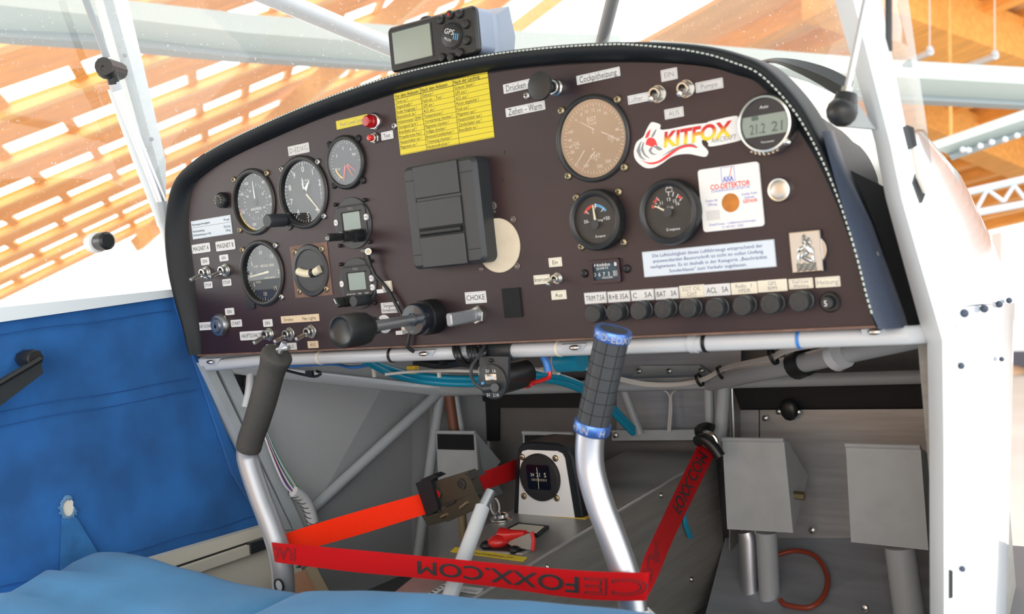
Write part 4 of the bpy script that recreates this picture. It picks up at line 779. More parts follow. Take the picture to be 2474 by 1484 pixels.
SZ = lambda k: Matrix.Diagonal((k, k, 1, 1))
t = pthing('dimmer_knob', 'small round black knob with tick marks left of the airspeed dial', 'knob', q(1, 620, 715))
put('body', MB().lathe([(.0098, 0), (.0100, .001), (.0100, .0060), (.0090, .0075)], 30), M['black'], t); put('dome', MB().lathe([(.0090, .0075), (.0072, .0090), (.004, .0098), (.0001, .0100)], 30), M['face'], t)
mk = MB()
for i in range(9): tick(mk, -120 + i * 30, .0050, .0068, .0007, .0102)
put('markings', mk, M['ivory'], t)
t = pthing('key_lock', 'round silver ignition key lock beside START', 'lock', q(2, 448, 1045))
put('collar', MB().ring([(.0152, 0), (.0154, .001), (.0152, .0045), (.0130, .0080), (.0098, .0085), (.0086, .0070), (.0086, .001)], 40), M['screwgrey'], t)
put('barrel', MB().lathe([(.0084, .001), (.0084, .0100), (.0076, .0110), (.0001, .0110)], 30), MAT('lock_barrel', (.40, .43, .47), .35, .9), t)
put('keyhole', MB().rrect(0, 0, .0016, .0068, .0006, .0110, .0113).prism(circ(0, -.001, .0020, 14), .0110, .0113), M['blackm'], t)
t = pthing('heating_knob', 'large black pull knob between Drücken and Ziehen – Warm', 'knob', (1345, 212))
put('ferrule', MB().lathe([(.0082, 0), (.0082, .003), (.0070, .0040), (.0070, .0085), (.0060, .0092)], 28), M['chrome'], t)
put('knob', MB().lathe([(.0055, .008), (.0060, .012), (.0056, .017), (.0084, .022), (.0126, .0250), (.0137, .0275), (.0130, .0295), (.008, .0305), (.0001, .0308)], 34), M['black'], t)
t = pthing('choke_lever', 'flat silver choke lever on a hexagon nut under the CHOKE label', 'lever', q(4, 738, 1200))
put('nut', MB().prism(hexa(.0098), 0, .0065, .0010), M['steel'], t)
put('lever', MB().lathe([(.0055, .006), (.0055, .011)], 20).rrect(0, 0, .0075, .0135, .003, .010, .050, .0012), M['alub'], t)
t = pthing('throttle', 'black throttle knob on a steel shaft from a knurled black collar', 'throttle', (1050, 764))
kn = MB().lathe([(.0180, 0), (.0184, .002), (.0184, .019), (.0176, .0202)], 60); 
for i in range(60): kn.box((.0185, 0, .0105), (.001, .0010, .016), Matrix.Rotation(i * math.pi / 30, 4, 'Z'))
put('knurled_collar', kn, M['black'], t)
put('lock_disc', MB().lathe([(.0160, .019), (.0170, .0212), (.0170, .033), (.0155, .0352), (.0075, .0356), (.0070, .0352)], 40), MAT('gloss_black', (.012, .016, .024), .22, coat=.5), t)
put('shaft', MB().lathe([(.0057, .03), (.0057, .110)], 20), M['alu'], t)
put('knob', MB().lathe([(.0060, .098), (.0125, .101), (.0163, .108), (.0172, .118), (.0166, .138), (.0158, .1400), (.0148, .1405), (.0134, .1388), (.0116, .1375), (.0001, .1372)], 40), M['black'], t)
put('lettering', MB().text('OPEN', -.003, -.0125, .0022, z=.0358, rot=.15), M['greyink'], t)
t = pthing('carburettor_heat_knob', 'dark grey carburettor heat knob behind the throttle shaft', 'knob', (930, 783))
put('flange', MB().ring([(.0105, 0), (.0105, .0012), (.009, .0025), (.006, .0025), (.006, .0005)], 26), M['white'], t); put('knob', MB().lathe([(.0055, .001), (.006, .010), (.0095, .014), (.0108, .020), (.0085, .0262), (.0001, .0275)], 26), M['charcoal'], t)
t = pthing('blind_plug', 'round silver blanking plug right of the carbon monoxide card', 'plug', q(8, 1225, 278))
put('rim', MB().ring([(.0106, 0), (.0106, .0035), (.0097, .0052), (.0080, .0048), (.0076, .003), (.0076, 0)], 36), M['chrome'], t); put('cap', MB().lathe([(.0076, .001), (.0076, .0034), (.005, .0042), (.0001, .0044)], 30), M['steel'], t)
# ---- holder with three flaps
a, b = ony(*q(4, 203, 190), -.022), ony(*q(4, 780, 845), -.022); c_ = ony(*q(4, 700, 95), -.022); e_ = ony(*q(4, 265, 893), -.022)
w = ((c_.x - a.x) + (b.x - e_.x)) / 2; h = ((a.z - e_.z) + (c_.z - b.z)) / 2; cx = (a.x + b.x + c_.x + e_.x) / 4; cz = (a.z + b.z + c_.z + e_.z) / 4
t = pthing('storage_box', 'black rectangular plastic box with three flaps in mid panel', 'box', xz=(cx, cz)); D_ = .022
put('body', MB().rrect(0, 0, w, h, .008, 0, D_, .004), M['charcoal'], t)
fw = w * .60; fx = -w * .025
for nm, y0, y1 in (('flap', .178, .485), ('flap', -.115, .150), ('flap', -.49, -.195)):
    put(nm, MB().rrect(fx, h * (y0 + y1) / 2, fw, h * (y1 - y0), .0012, D_ - .001, D_ + .0022, .0008), M['charcoal'], t)
put('hinge_rod', MB().tube([(fx - fw * .46, -.154 * h, D_ + .0005), (fx + fw * .46, -.154 * h, D_ + .0005)], .0032, 12), M['black'], t)
put('recess', MB().box((fx, -.155 * h, D_ - .0002), (fw, .075 * h, .001)), M['blackm'], t)
gr = MB()
for x in (fx - fw * .512, fx + fw * .512): gr.box((x, 0, D_ + .0001), (.0008, h * .97, .0006))
for (x, y, l) in ((-w * .400, .36 * h, w * .11), (-w * .400, -.36 * h, w * .11), (w * .375, .36 * h, w * .16), (w * .375, -.36 * h, w * .16)): gr.box((x, y, D_ + .0001), (l, .0007, .0006))
put('joint_line', gr, M['blackm'], t)
# ---- cream blanked hole
p = ony(*q(4, 872, 722)); top = ony(*q(4, 868, 533)); bot = ony(*q(4, 885, 910)); rt = ony(*q(4, 1020, 715)); rad_ = (top.z - bot.z) / 2
t = pthing('blanking_disc', 'cream filler disc with a wavy surface behind the black storage box', 'disc', xz=(rt.x - rad_, (top.z + bot.z) / 2))
put('disc', MB().prism(circ(0, 0, rad_, 56), 0, .0012, .0004), M['clay'], t)
for i, (x, y, r) in enumerate(((835, 450, .0042), (842, 490, .0014), (972, 543, .0036), (1000, 865, .0036), (752, 885, .003))):
    s_ = ony(*q(4, x, y)); put('plug', MB().lathe([(r, 0), (r, .0006), (r * .7, .0010), (r * .5, .0005), (.0001, .0004)], 16, Matrix.Translation((s_.x - rt.x + rad_, s_.z - (top.z + bot.z) / 2, 0))), MAT('recessed_plug', (.16, .13, .12), .35, .4), t)
t = pthing('velcro_patch', 'black hook-and-loop patch right of the choke lever', 'patch', q(4, 967, 1118)); put('patch', MB().rrect(0, 0, .0225, .0300, .0006, 0, .0022, .0004), M['velcro'], t)
# ---- fox sticker
P6 = [(108, 690), (130, 620), (185, 575), (210, 520), (245, 462), (275, 458), (325, 478), (338, 520), (560, 480), (700, 462), (725, 450), (930, 405), (958, 425), (985, 470), (1010, 560), (1000, 598), (740, 655), (715, 628), (692, 602), (662, 606), (668, 640), (705, 680), (714, 708), (692, 738), (640, 732), (560, 716), (470, 722), (400, 748), (340, 792), (270, 828), (200, 828), (140, 785), (112, 738)]
o6 = ony(*q(6, 560, 610)); t = thing('logo_sticker', 'white die-cut sticker with a red fox and the words KITFOX AIRCRAFT', 'sticker', (o6.x, 0, o6.z), RX)
def l6(x, y): p = ony(*q(6, x, y)); return (p.x - o6.x, p.z - o6.z)
def sm6(pts, k=4): return [(v.x, v.y) for v in smooth_path([(*l6(*p), 0) for p in pts] + [(*l6(*pts[0]), 0)], k)[:-1]]
put('backing', MB().prism(sm6(P6, 3), 0, .0006), M['white'], t)
grad = bpy.data.materials.new('red_to_yellow_print'); grad.use_nodes = True; nt = grad.node_tree; tcn = nt.nodes.new('ShaderNodeTexCoord'); sp = nt.nodes.new('ShaderNodeSeparateXYZ'); cr = nt.nodes.new('ShaderNodeValToRGB')
mpn = nt.nodes.new('ShaderNodeMapRange'); nt.links.new(tcn.outputs['Generated'], sp.inputs[0]); nt.links.new(sp.outputs[1], cr.inputs[0]); cr.color_ramp.elements[0].color = (.85, .62, .03, 1); cr.color_ramp.elements[1].color = (.62, .02, .02, 1); cr.color_ramp.elements[0].position = .32; cr.color_ramp.elements[1].position = .72
nt.links.new(cr.outputs[0], nt.nodes['Principled BSDF'].inputs['Base Color'])
xa, xb = l6(345, 590)[0], l6(915, 510)[0]
zc = l6(630, 560)[1]
put('lettering', MB().text('KITFOX', (xa + xb) / 2, zc + .0006, .0126, w=xb - xa, z=.0008, bold=.035, shear=.18), grad, t)
put('small_lettering', MB().text('AIRCRAFT', (l6(745, 600)[0] + l6(955, 570)[0]) / 2 - .001, l6(850, 588)[1] - .0002, .0042, w=l6(955, 570)[0] - l6(745, 600)[0], z=.0008, shear=.2), M['greyink'], t)
def flat6(name, pts, mat, k=4, z=.0007): put(name, MB().prism(sm6(pts, k), .0006, z), M[mat], t)
flat6('swoosh', [(160, 762), (230, 785), (310, 770), (400, 705), (500, 650), (580, 640), (625, 668), (560, 658), (480, 678), (400, 735), (320, 785), (240, 800)], 'redink')
flat6('swoosh_shadow', [(330, 735), (420, 678), (510, 640), (590, 634), (632, 668), (580, 643), (510, 650), (420, 692)], 'greyink', z=.00068)
flat6('fox_head', [(205, 640), (215, 600), (240, 582), (272, 590), (290, 615), (300, 650), (280, 642), (262, 660), (235, 648)], 'redink', z=.00078)
flat6('fox_ear', [(200, 590), (215, 545), (245, 515), (235, 560), (222, 580)], 'redink')
flat6('fox_ear_line', [(250, 575), (268, 540), (292, 510), (282, 550), (262, 580)], 'greyink')
flat6('fox_muzzle', [(262, 655), (300, 650), (342, 678), (310, 686), (285, 668)], 'greyink')
for nm, pts in (('fox_tail', [(130, 690), (150, 640), (175, 610), (160, 660), (170, 730), (205, 765), (160, 745)]), ('fox_tail', [(165, 680), (180, 630), (192, 620), (186, 670), (205, 720), (240, 752), (195, 730)]), ('fox_body', [(228, 690), (245, 662), (262, 668), (250, 690), (270, 712), (300, 718), (255, 720)])): flat6(nm, pts, 'greyink')
# ---- carbon monoxide card
a, b = ony(1687, 411), ony(1849, 546); w, h = b.x - a.x, a.z - b.z
t = pthing('detector_card', 'white carbon monoxide detector card with an amber disc', 'card', xz=((a.x + b.x) / 2, (a.z + b.z) / 2))
put('card', MB().rrect(0, 0, w, h, .003, 0, .0022, .0005), M['white'], t); z = .0023
put('indicator_disc', MB().prism(circ(.0, -.0045, .0082, 36), .0022, .0028, .0003), M['amber'], t)
put('grey_field', MB().box((-.0175, -.0135, z), (.0130, .0085, .0002)), M['labgrey'], t)
bx = MB(); 
for (x, y, ww, hh) in ((.0, .0265, .0125, .0003), (0, .0140, .0125, .0003), (-.0062, .02025, .0003, .0125), (.0062, .02025, .0003, .0125)): bx.box((x, y, z), (ww, hh, .0002))
bx.text('AXA', -.0002, .0165, .0040, w=.0100, z=z, bold=.03)
for s_, x, y, sz, ww in (('KOHLENMONOXID DETEKTOR', .001, .0072, .0022, .036), ('Datum der', -.0175, -.0005, .0022, .012), ('Öffnung', -.0175, -.0040, .0022, .009), ('Dunkler Punkt', .0180, .0015, .0022, .0145), ('bedeutet', .0180, -.0015, .0022, .009), ('Detlef Kreter - Luftfahrtversicherungen', 0, -.0218, .0021, .044), ('☎ +49 4331 12002', 0, -.0250, .0021, .020)): bx.text(s_.replace('☎', 'O'), x, y, sz, w=ww, z=z)
put('blue_print', bx, MAT('print_blue', (.10, .13, .55), .6), t)
rd = MB().text('CO-DETEKTOR', .0010, .0108, .0042, w=.0375, z=z, bold=.02).text('GEFAHR', .0182, -.0048, .0030, w=.0135, z=z, bold=.015)
rd.prism([(.0038, .0262), (.0044, .0262), (.0018, .0185), (.0012, .0185)], z, z + .0001); put('red_print', rd, M['redink'], t)
# ---- round clock thermometer
ck = ony(*q(6, 1168, 470), -.014); t = thing('panel_clock', 'round chrome clock with a digital display, stuck over the sticker end', 'clock', (ck.x, 0, ck.z), RX)
put('case', MB().ring([(.0242, 0), (.0256, .004), (.0256, .009), (.0250, .012), (.0234, .0145), (.0216, .0150), (.0210, .0138), (.0210, .001)], 52), M['chrome'], t); put('face', MB().prism(circ(0, 0, .0211, 44), .0121, .0125), MAT('navy_face', (.008, .012, .022), .5), t)
put('lens', MB().add([(x, y, .0138) for x, y in circ(0, 0, .0210, 44)], [tuple(range(44))]), M['glass3'], t)
ly = [p for p in circ(0, 0, .0202, 64) if -.0110 < p[1] < .0095]; put('display', MB().prism(ly, .0124, .0128), M['lcd'], t)
put('segments', MB().text('21.2', -.0070, -.0032, .0080, w=.0140, z=.0129, shear=.1, bold=.01).text('21', .0105, -.0032, .0080, w=.0105, z=.0129, shear=.1, bold=.01).rrect(-.0082, .0058, .0062, .0034, .0008, .0128, .0129), M['lcdink'], t)
put('lettering', MB().text('Auto', .0005, .0142, .0026, z=.0129, shear=.2).text('Thermometer', .001, -.0148, .0018, w=.012, z=.0129), M['white'], t)
put('push_button', MB().ball((.0172, -.0178, .0115), .0036, 12, (1.3, .8, .8)), M['chrome'], t)
rb = MB()
for i in range(7): p_ = pol(158 + i * 9, .0252); rb.box((0, 0, 0), (.0016, .0012, .004), Matrix.Translation((p_[0], p_[1], .0125)))
put('rim_knurl', rb, M['steel'], t)
# ---- hour meter
a, b = ony(*q(7, 603, 780)), ony(*q(7, 910, 968)); w, h = b.x - a.x, a.z - b.z
t = pthing('hour_meter', 'rectangular engine hour meter with white digits', 'meter', xz=((a.x + b.x) / 2, (a.z + b.z) / 2))
fr_ = MB(); o, e = rr(0, 0, w, h, .002), rr(.001, 0, w * .76, h * .70, .0008); n = len(o)
put('frame', MB().grid([[(x, y, 0) for x, y in o], [(x * .97, y * .97, .0032) for x, y in o], [(x, y, .0030) for x, y in e], [(x, y, .0006) for x, y in e]], True), MAT('plum_black_plastic', (.025, .012, .02), .35), t)
put('window', MB().rrect(.001, 0, w * .77, h * .71, .0006, 0, .0008), MAT('blue_black_dial', (.02, .05, .075), .5), t)
mb = MB().text('Hobbs', -.003, .0066, .0031, w=.0180, z=.0010, bold=.008, shear=.1).text('QUARTZ', -.003, .0031, .0020, w=.0135, z=.0010).text('HOURS', .0018, -.0060, .0019, w=.0115, z=.0010)
for i, s_ in enumerate('0673'): mb.text(s_, -.0120 + i * .0052, -.0026, .0036, z=.0010)
mb.text('5', .0098, -.0026, .0042, z=.0010).text('1', .0145, -.0024, .0034, z=.0010).rrect(.0120, .0064, .0026, .0042, .0005, .0008, .0010)
put('lettering', mb, M['white'], t); put('tenths_wheel', MB().box((.0120, -.0026, .0009), (.0070, .0054, .0002)), M['greyink'], t)
screws(t, [(-w / 2 - .0058, -.0005), (w / 2 + .0058, .0005)], SC['darkscrew'])
# ---- medallion
a, b = ony(*q(8, 1312, 640)), ony(*q(8, 1608, 968)); w, h = b.x - a.x, a.z - b.z
t = pthing('relief_plaque', 'square silver relief plaque on a round disc near the panel corner', 'plaque', xz=((a.x + b.x) / 2, (a.z + b.z) / 2))
put('backing_disc', MB().lathe([(.0125, 0), (.0125, .003), (.0115, .0042), (.0001, .0042)], 36, Matrix.Translation((w / 2 - .0075, .001, 0))), M['screwgrey'], t)
put('frame', MB().rrect(0, 0, w, h, .001, .003, .0062, .0008), M['steel'], t)
put('field', MB().box((0, 0, .0062), (w * .86, h * .88, .0004)), MAT('silver_field', (.55, .58, .60), .35, .9), t)
rl = MB()
for (x0, y0, x1, y1, r) in ((-.001, .011, .001, .006, .0022), (.001, .006, .0045, -.001, .0030), (-.001, .004, -.006, .001, .0020), (.003, .001, -.003, -.004, .0024), (-.003, -.004, .005, -.0085, .0020), (.0045, .004, .0065, -.002, .0016), (-.0055, -.001, -.0065, -.008, .0014), (.006, -.003, .0065, -.009, .0013), (0, .012, .0002, .0135, .0017), (.003, .0085, .0052, .0068, .0016), (.0036, .011, .0038, .0095, .0013)): rl.tube([(x0, y0, .0066), ((x0 + x1) / 2, (y0 + y1) / 2, .0074), (x1, y1, .0066)], [r * .7, r, r * .75], 8)
put('carrying_figure', rl, M['steel'], t); wv = MB()
for i in range(5): wv.tube([(-.0085 + .0017 * k, -.010 - i * .0013 + .0006 * math.sin(k * 2 + i), .0065) for k in range(11)], .0006, 5)
put('waves', wv, M['steel'], t)
# ---- aux lead clipped to the panel
pl = pthing('audio_lead', 'black audio lead with a chrome plug, clipped across the panel', 'cable', q(2, 2050, 215))
put('plug', MB().tube([ony(*q(2, 2035, 215), -.002), ony(*q(2, 2085, 222), -.016)], .0037, 16), M['chrome'], pl, True)
put('plug_tip', MB().tube([ony(*q(2, 2085, 222), -.0155), ony(*q(2, 2087, 222), -.0165)], .0026, 12), M['brass'], pl, True)
put('plug_boot', MB().tube([ony(*q(2, 2065, 260), -.012), ony(*q(2, 2085, 330), -.011), ony(*q(2, 2110, 400), -.010)], [.0036, .0040, .0026], 12), M['black'], pl, True)
put('lead', MB().tube(smooth_path([ony(894, 640, -.010), ony(905, 664, -.008), ony(925, 685, -.006), ony(941, 706, -.005), ony(958, 738, -.006), ony(975, 770, -.005), ony(990, 790, -.004), ony(987, 818, -.006), ony(985, 838, -.006), ony(1000, 850, .0)]), .0021, 10), M['black'], pl, True)
for i, (u, v) in enumerate(((936, 692), (982, 792))): 
    c0 = ony(u, v, -.001); put('clip_base', MB().box((c0.x, -.0012, c0.z), (.013, .0024, .012)), M['labcream'], pl, True); put('clip_band', MB().box((c0.x - .004, -.006, c0.z - .0045), (.010, .007, .0042)), M['label'], pl, True)
# ------------------------------------------------------------------ wiring under the panel
def cable(name, label, pts, r, mat, parts=None):
    t = thing(name, label, 'cable', pts[0]); put('sleeve', MB().tube(smooth_path(pts), r, 10), M[mat], t, True); return t
hoses = thing('hose_bundle', 'three cyan hoses running together behind the power socket', 'hoses', ony(900, 880, .12))
for dv, dy in ((0, 0), (7, .012), (13, .0)):
    put('hose', MB().tube(smooth_path([ony(880, 866 + dv * .5, .06 + dy), ony(950, 893 + dv, .12 + dy), ony(1020, 908 + dv, .17 + dy), ony(1120, 915 + dv, .20 + dy), ony(1240, 910 + dv, .22 + dy), ony(1320, 905 + dv, .25 + dy), ony(1400, 928 + dv, .30 + dy), ony(1470, 975 + dv, .36 + dy), ony(1530, 1035 + dv, .42 + dy)]), .0042, 10), M['cyan'], hoses, True)
wb = thing('wire_bundle', 'bundle of white wires tied along the tube below the breakers', 'wires', ony(1500, 920, .38))
for i in range(7):
    o = random.uniform(-5, 5)
    put('wire', MB().tube(smooth_path([ony(1490, 916 + o, .36), ony(1560, 930 + o, .39), ony(1640, 930 + o * .8, .395), ony(1700, 918 + o, .385), ony(1750, 892 + o, .36), ony(1800, 880 + o, .30), ony(1860, 868 + o * 1.3, .22), ony(1900, 848 + o * 1.3, .14), ony(1960, 836 + o, .08), ony(2040, 828 + o * .6, .05)]), .0019, 7), M['whitewire'], wb, True)
for (u, v, y) in ((1690, 918, .383), (1742, 900, .36), (1868, 862, .20)): put('tie', MB().ring([(.009, -.002), (.0105, -.002), (.0105, .002), (.009, .002)], 20, Matrix.Translation(ony(u, v, y)) @ Matrix.Rotation(1.2, 4, 'Y') @ Matrix.Diagonal((.9, .7, 1, 1))), M['black'], wb, True)
wd = thing('wire_pair', 'pair of thin white wires hanging in front of the centre firewall', 'wires', ony(1620, 950, .5))
for i, o in enumerate((-4, 4)): put('wire', MB().tube(smooth_path([ony(1616 + o * 8, 935, .49), ony(1619 + o, 952, .495), ony(1620 + o * .6, 990, .496), ony(1616 + o * .6, 1045, .485)]), .0015, 7), M['whitewire'], wd, True)
wl = thing('wire_loops', 'tangle of white and blue wires under the left end of the panel tube', 'wires', ony(900, 890, .1))
for (pts, m, r) in (([(700, 885), (800, 880), (850, 888), (900, 880)], 'bluewire', .0022), ([(930, 905), (1000, 898), (1090, 896), (1160, 898)], 'whitewire', .002), ([(1060, 872), (1110, 878), (1150, 885)], 'black', .004), ([(1240, 895), (1300, 890), (1360, 893), (1430, 890)], 'whitewire', .002), ([(1270, 886), (1310, 896), (1350, 902)], 'whitewire', .002), ([(1000, 870), (1060, 880), (1130, 872)], 'black', .006)):
    put('wire', MB().tube(smooth_path([ony(u, v, .10 + .02 * (k % 2)) for k, (u, v) in enumerate(pts)]), r, 8), M[m], wl, True)
put('connector', MB().box(tuple(ony(998, 893, .13)), (.014, .008, .010)), M['yarc'], wl, True)
for u in (903, 1060, 1160): put('tie_tail', MB().box(tuple(ony(u, 897, .13)), (.004, .003, .016)), M['labcream'], wl, True)
bl = thing('black_cables', 'loops of black cable hanging over the tube left of the power socket', 'cables', ony(1130, 840, -.01))
for i, (u, sgn) in enumerate(((1098, 1), (1106, 1), (1132, 1), (1140, 1), (1148, 1), (1170, -1), (1160, -1))):
    put('cable', MB().tube(smooth_path([ony(u, 838, .004), ony(u + 2, 852, -.004), ony(u + 10 * sgn, 868, -.002), ony(u + 26 * sgn, 880, .02)]), .0030 if i < 5 else .0026, 8), M['black'], bl, True)
us = thing('power_socket', 'black round USB power socket on a bracket under the panel', 'socket', ony(1192, 922, -.012), RX)
o = ony(1192, 922, -.012)
def lu(u, v, y=-.012): p = ony(u, v, y); return (p.x - o.x, p.z - o.z)
put('bracket', MB().prism([lu(1158, 862), lu(1228, 862), lu(1227, 925), lu(1158, 925)], -.004, 0), M['charcoal'], us)
put('flange', MB().lathe([(.0175, -.003), (.0185, 0), (.0180, .0022), (.0160, .0030), (.0001, .0030)], 36), M['charcoal'], us)
put('body', MB().lathe([(.0150, -.055), (.0155, -.004), (.0160, -.002)], 28), M['black'], us)
put('port', MB().rrect(.0005, .0052, .0145, .0062, .0006, .003, .0042), M['chrome'], us); put('port_tongue', MB().box((.0018, .0045, .0044), (.0105, .0028, .0006)), M['label'], us)
put('lamp_lens', MB().ball((-.0115, -.0015, .003), .0022, 10), M['needle_blue'], us)
put('lettering', MB().text('5V   1A', .0005, .0112, .0034, w=.0135, z=.0032).text('5V   2.1A', .0, -.0135, .0034, w=.0160, z=.0032), M['white'], us)
put('screw', SCT, None, us, T=Matrix.Translation((.0005, .022, 0)))
uc = thing('charging_cable', 'black cable plugged into the lower port of the power socket', 'cable', ony(1190, 937, -.016))
put('plug', MB().tube([ony(1198, 936, -.014), ony(1195, 937, -.026)], .0044, 10).tube([ony(1195, 937, -.020), ony(1165, 940, -.028)], .0042, 12), M['charcoal'], uc, True)
put('lead', MB().tube(smooth_path([ony(1165, 940, -.028), ony(1148, 927, -.03), ony(1138, 905, -.028), ony(1142, 882, -.024), ony(1156, 862, -.016), ony(1168, 842, -.006), ony(1172, 834, .004)]), .0018, 8), M['charcoal'], uc, True)
bw = cable('blue_sleeved_wire', 'short blue sleeved wire hanging below the panel tube', [ony(1312, 860, .03), ony(1320, 876, .03), ony(1325, 898, .03)], .0042, 'bluewire')
rw = cable('red_wire', 'red wire with two red plugs behind the power socket', [ony(1328, 896, .03), ony(1326, 912, .03), ony(1300, 922, .035), ony(1285, 924, .04)], .0024, 'red')
put('plug', MB().box(tuple(ony(1276, 921, .04)), (.014, .008, .009)), M['red'], rw, True); put('plug', MB().box(tuple(ony(1270, 931, .045)), (.008, .008, .006)), M['red'], rw, True)
fl = thing('filter_canister', 'pale blue cylinder hanging behind the panel tube', 'filter', ony(1378, 870, .1)); put('canister', MB().tube([ony(1350, 872, .1), ony(1406, 869, .1)], .013, 20), M['cyan'], fl, True)
put('end_cap', MB().tube([ony(1345, 872, .1), ony(1350, 872, .1)], .0135, 20), M['gtube'], fl, True)
lp = cable('black_lead', 'short black lead curling below the tube beside the foam grip', [ony(690, 895, .05), ony(730, 905, .05), ony(760, 910, .05), ony(775, 903, .05), ony(765, 897, .05)], .0018, 'black')
put('plug', MB().box(tuple(ony(748, 902, .045)), (.012, .004, .006)), M['black'], lp, True)
hn = thing('wiring_harness', 'thin coloured wires gathered into a white spiral wrap along the door post', 'wires', onx(640, 1040, -.66))
for i in range(9):
    o_ = i * 3.2 - 12; m = M['wirecol'][i % 4] if i % 3 else M['white']
    put('wire', MB().tube(smooth_path([onx(626 + o_ * .5, 1010, -.665), onx(646 + o_ * .4, 1060, -.662), onx(672 + o_ * .7, 1120, -.660), onx(700 + o_, 1172 + random.uniform(-4, 4), -.655), onx(722 + o_ * .6, 1200, -.655)]), .0014, 6), m, hn, True)
put('spiral_wrap', MB().tube(smooth_path([onx(708, 1188, -.652), onx(730, 1204, -.652), onx(746, 1228, -.652), onx(756, 1262, -.652)]), .0085, 14), M['label'], hn, True)
sp = MB()
for i in range(7):
    t_ = i / 6; c = onx(712 + 42 * t_ + 6 * math.sin(3.1 * t_), 1191 + 66 * t_ ** 1.3, -.652); sp.ring([(.0084, -.0006), (.0090, -.0006), (.0090, .0006), (.0084, .0006)], 16, Matrix.Translation(c) @ Matrix.Rotation(.6, 4, 'Y') @ Matrix.Rotation(.5 - t_ * .4, 4, 'X'))
put('wrap_joint', sp, M['charcoal'], hn, True)
for i in range(5): put('wire', MB().tube(smooth_path([onx(716 + i * 4, 1372, -.62), onx(735 + i * 3, 1350, -.62), onx(752 + i * 2, 1335, -.62)]), .0014, 6), M['wirecol'][i % 4], hn, True)
put('cover_strip', MB().tube(smooth_path([onx(604, 888, -.675), onx(604, 910, -.675), onx(600, 950, -.675), onx(592, 985, -.675)]), .0055, 12), M['label'], hn, True)
# ------------------------------------------------------------------ centre tunnel and what stands on it
def tz(y): return -.2467 + .05 * y
tn = thing('centre_tunnel', 'bare aluminium tunnel running forward between the pedals', 'tunnel', (-.17, .1, -.42))
xr, yl = -.154, [(-.24, -.25), (-.252, -.08), (-.288, .06), (-.30, .18), (-.30, .49)]
ys = [-.25, -.08, .06, .18, .49]
put('top_sheet', MB().grid([[(xr, y, tz(y)), (l[0], y, tz(y))] for l, y in zip(yl, ys)]), M['sheett'], tn, True)
put('side_sheet', MB().grid([[(xr, y, tz(y) - .0005), (xr - .002, y, -.42)] for y in ys]), M['sheetd'], tn, True)
put('side_sheet', MB().grid([[(l[0], y, tz(y) - .0005), (l[0] - .004, y, -.42)] for l, y in zip(yl, ys)]), M['sheetd'], tn, True)
put('folded_edge', MB().tube([(xr, y, tz(y)) for y in ys], .0022, 8), M['sheet'], tn, True)
for (u, v) in ((1597, 1197), (1322, 1370), (1670, 1400)): put('rivet', MB().ball(onx(u, v, xr + .001), .004, 10), M['steel'], tn, True)
def ont(u, v, lift=0.0):
    y = .05
    for _ in range(12): p = onz(u, v, tz(y) + lift); y = p.y
    return p
cpY = .19; co = ony(1322, 1160, cpY); cT = RX @ Matrix.Rotation(math.radians(-4), 4, 'X')
cp = thing('compass', 'magnetic compass in a black hooded box with a white face plate', 'compass', ony(1322, 1250, cpY))
def lc(u, v, y=cpY): p = ony(u, v, y); return Vector((p.x, p.z))
hood = [lc(*p) for p in ((1244, 1246), (1250, 1120), (1255, 1084), (1266, 1070), (1290, 1066), (1350, 1070), (1374, 1080), (1388, 1104), (1398, 1160), (1412, 1252))]
XZ = Matrix(((1, 0, 0, 0), (0, 0, -1, cpY), (0, 1, 0, 0), (0, 0, 0, 1)))   # local z points to the seats
put('hood', MB().prism(hood, -.045, .004, .002, XZ), M['lip'], cp, True)
plate = [lc(*p) for p in ((1258, 1242), (1263, 1100), (1268, 1088), (1280, 1085), (1352, 1088), (1364, 1094), (1370, 1106), (1394, 1251))]
put('face_plate', MB().prism(plate, .004, .0058, .0005, XZ), M['white'], cp, True)
dc = lc(1313, 1150); rx_ = .0298
CT = XZ @ Matrix.Translation((dc.x, dc.y, .0058))
put('dial_ring', MB().lathe([(rx_, 0), (rx_, .004), (rx_ - .002, .006), (.0001, .006)], 40, CT), M['blackm'], cp, True)
put('window', MB().rrect(.001, .001, .035, .0310, .003, .006, .0064, 0, CT), MAT('compass_window', (.004, .005, .012), .2), cp, True)
lt = MB().text('24', -.008, .004, .0040, z=.0066, T=CT).text('21', .001, .0042, .0048, z=.0066, T=CT).text('S', .0115, .0042, .0055, z=.0066, T=CT)
for i in range(13): lt.box((-.009 + i * .0018, -.0022, .0066), (.0004, .0024 if i % 2 else .0034, .0001), CT)
put('lettering', lt, M['ivory'], cp, True); put('lubber_line', MB().tube([CT @ Vector((0, .0135, .0068)), CT @ Vector((.0012, 0, .0075)), CT @ Vector((0, -.0135, .0068))], .00032, 6), M['ivory'], cp, True)
for (u, v) in ((1269, 1102), (1349, 1105), (1273, 1196), (1352, 1201)): q_ = lc(u, v); put('screw', SCS, None, cp, T=WM[cp].inverted() @ XZ @ Matrix.Translation((q_.x, q_.y, .0058)) @ Matrix.Rotation(.4 + u, 4, 'Z'))
put('base_strip', MB().slab([ony(1255, 1243, cpY - .006), ony(1415, 1253, cpY - .006), ony(1415, 1260, cpY - .006), ony(1255, 1249, cpY - .006)], .01), M['yarc'], cp, True)
fv = thing('fuel_valve', 'red fuel shut-off lever in a black recessed plate on the tunnel', 'valve', ont(1225, 1320))
def loop_on(pts, lift): return [ont(u, v, lift) for u, v in pts]
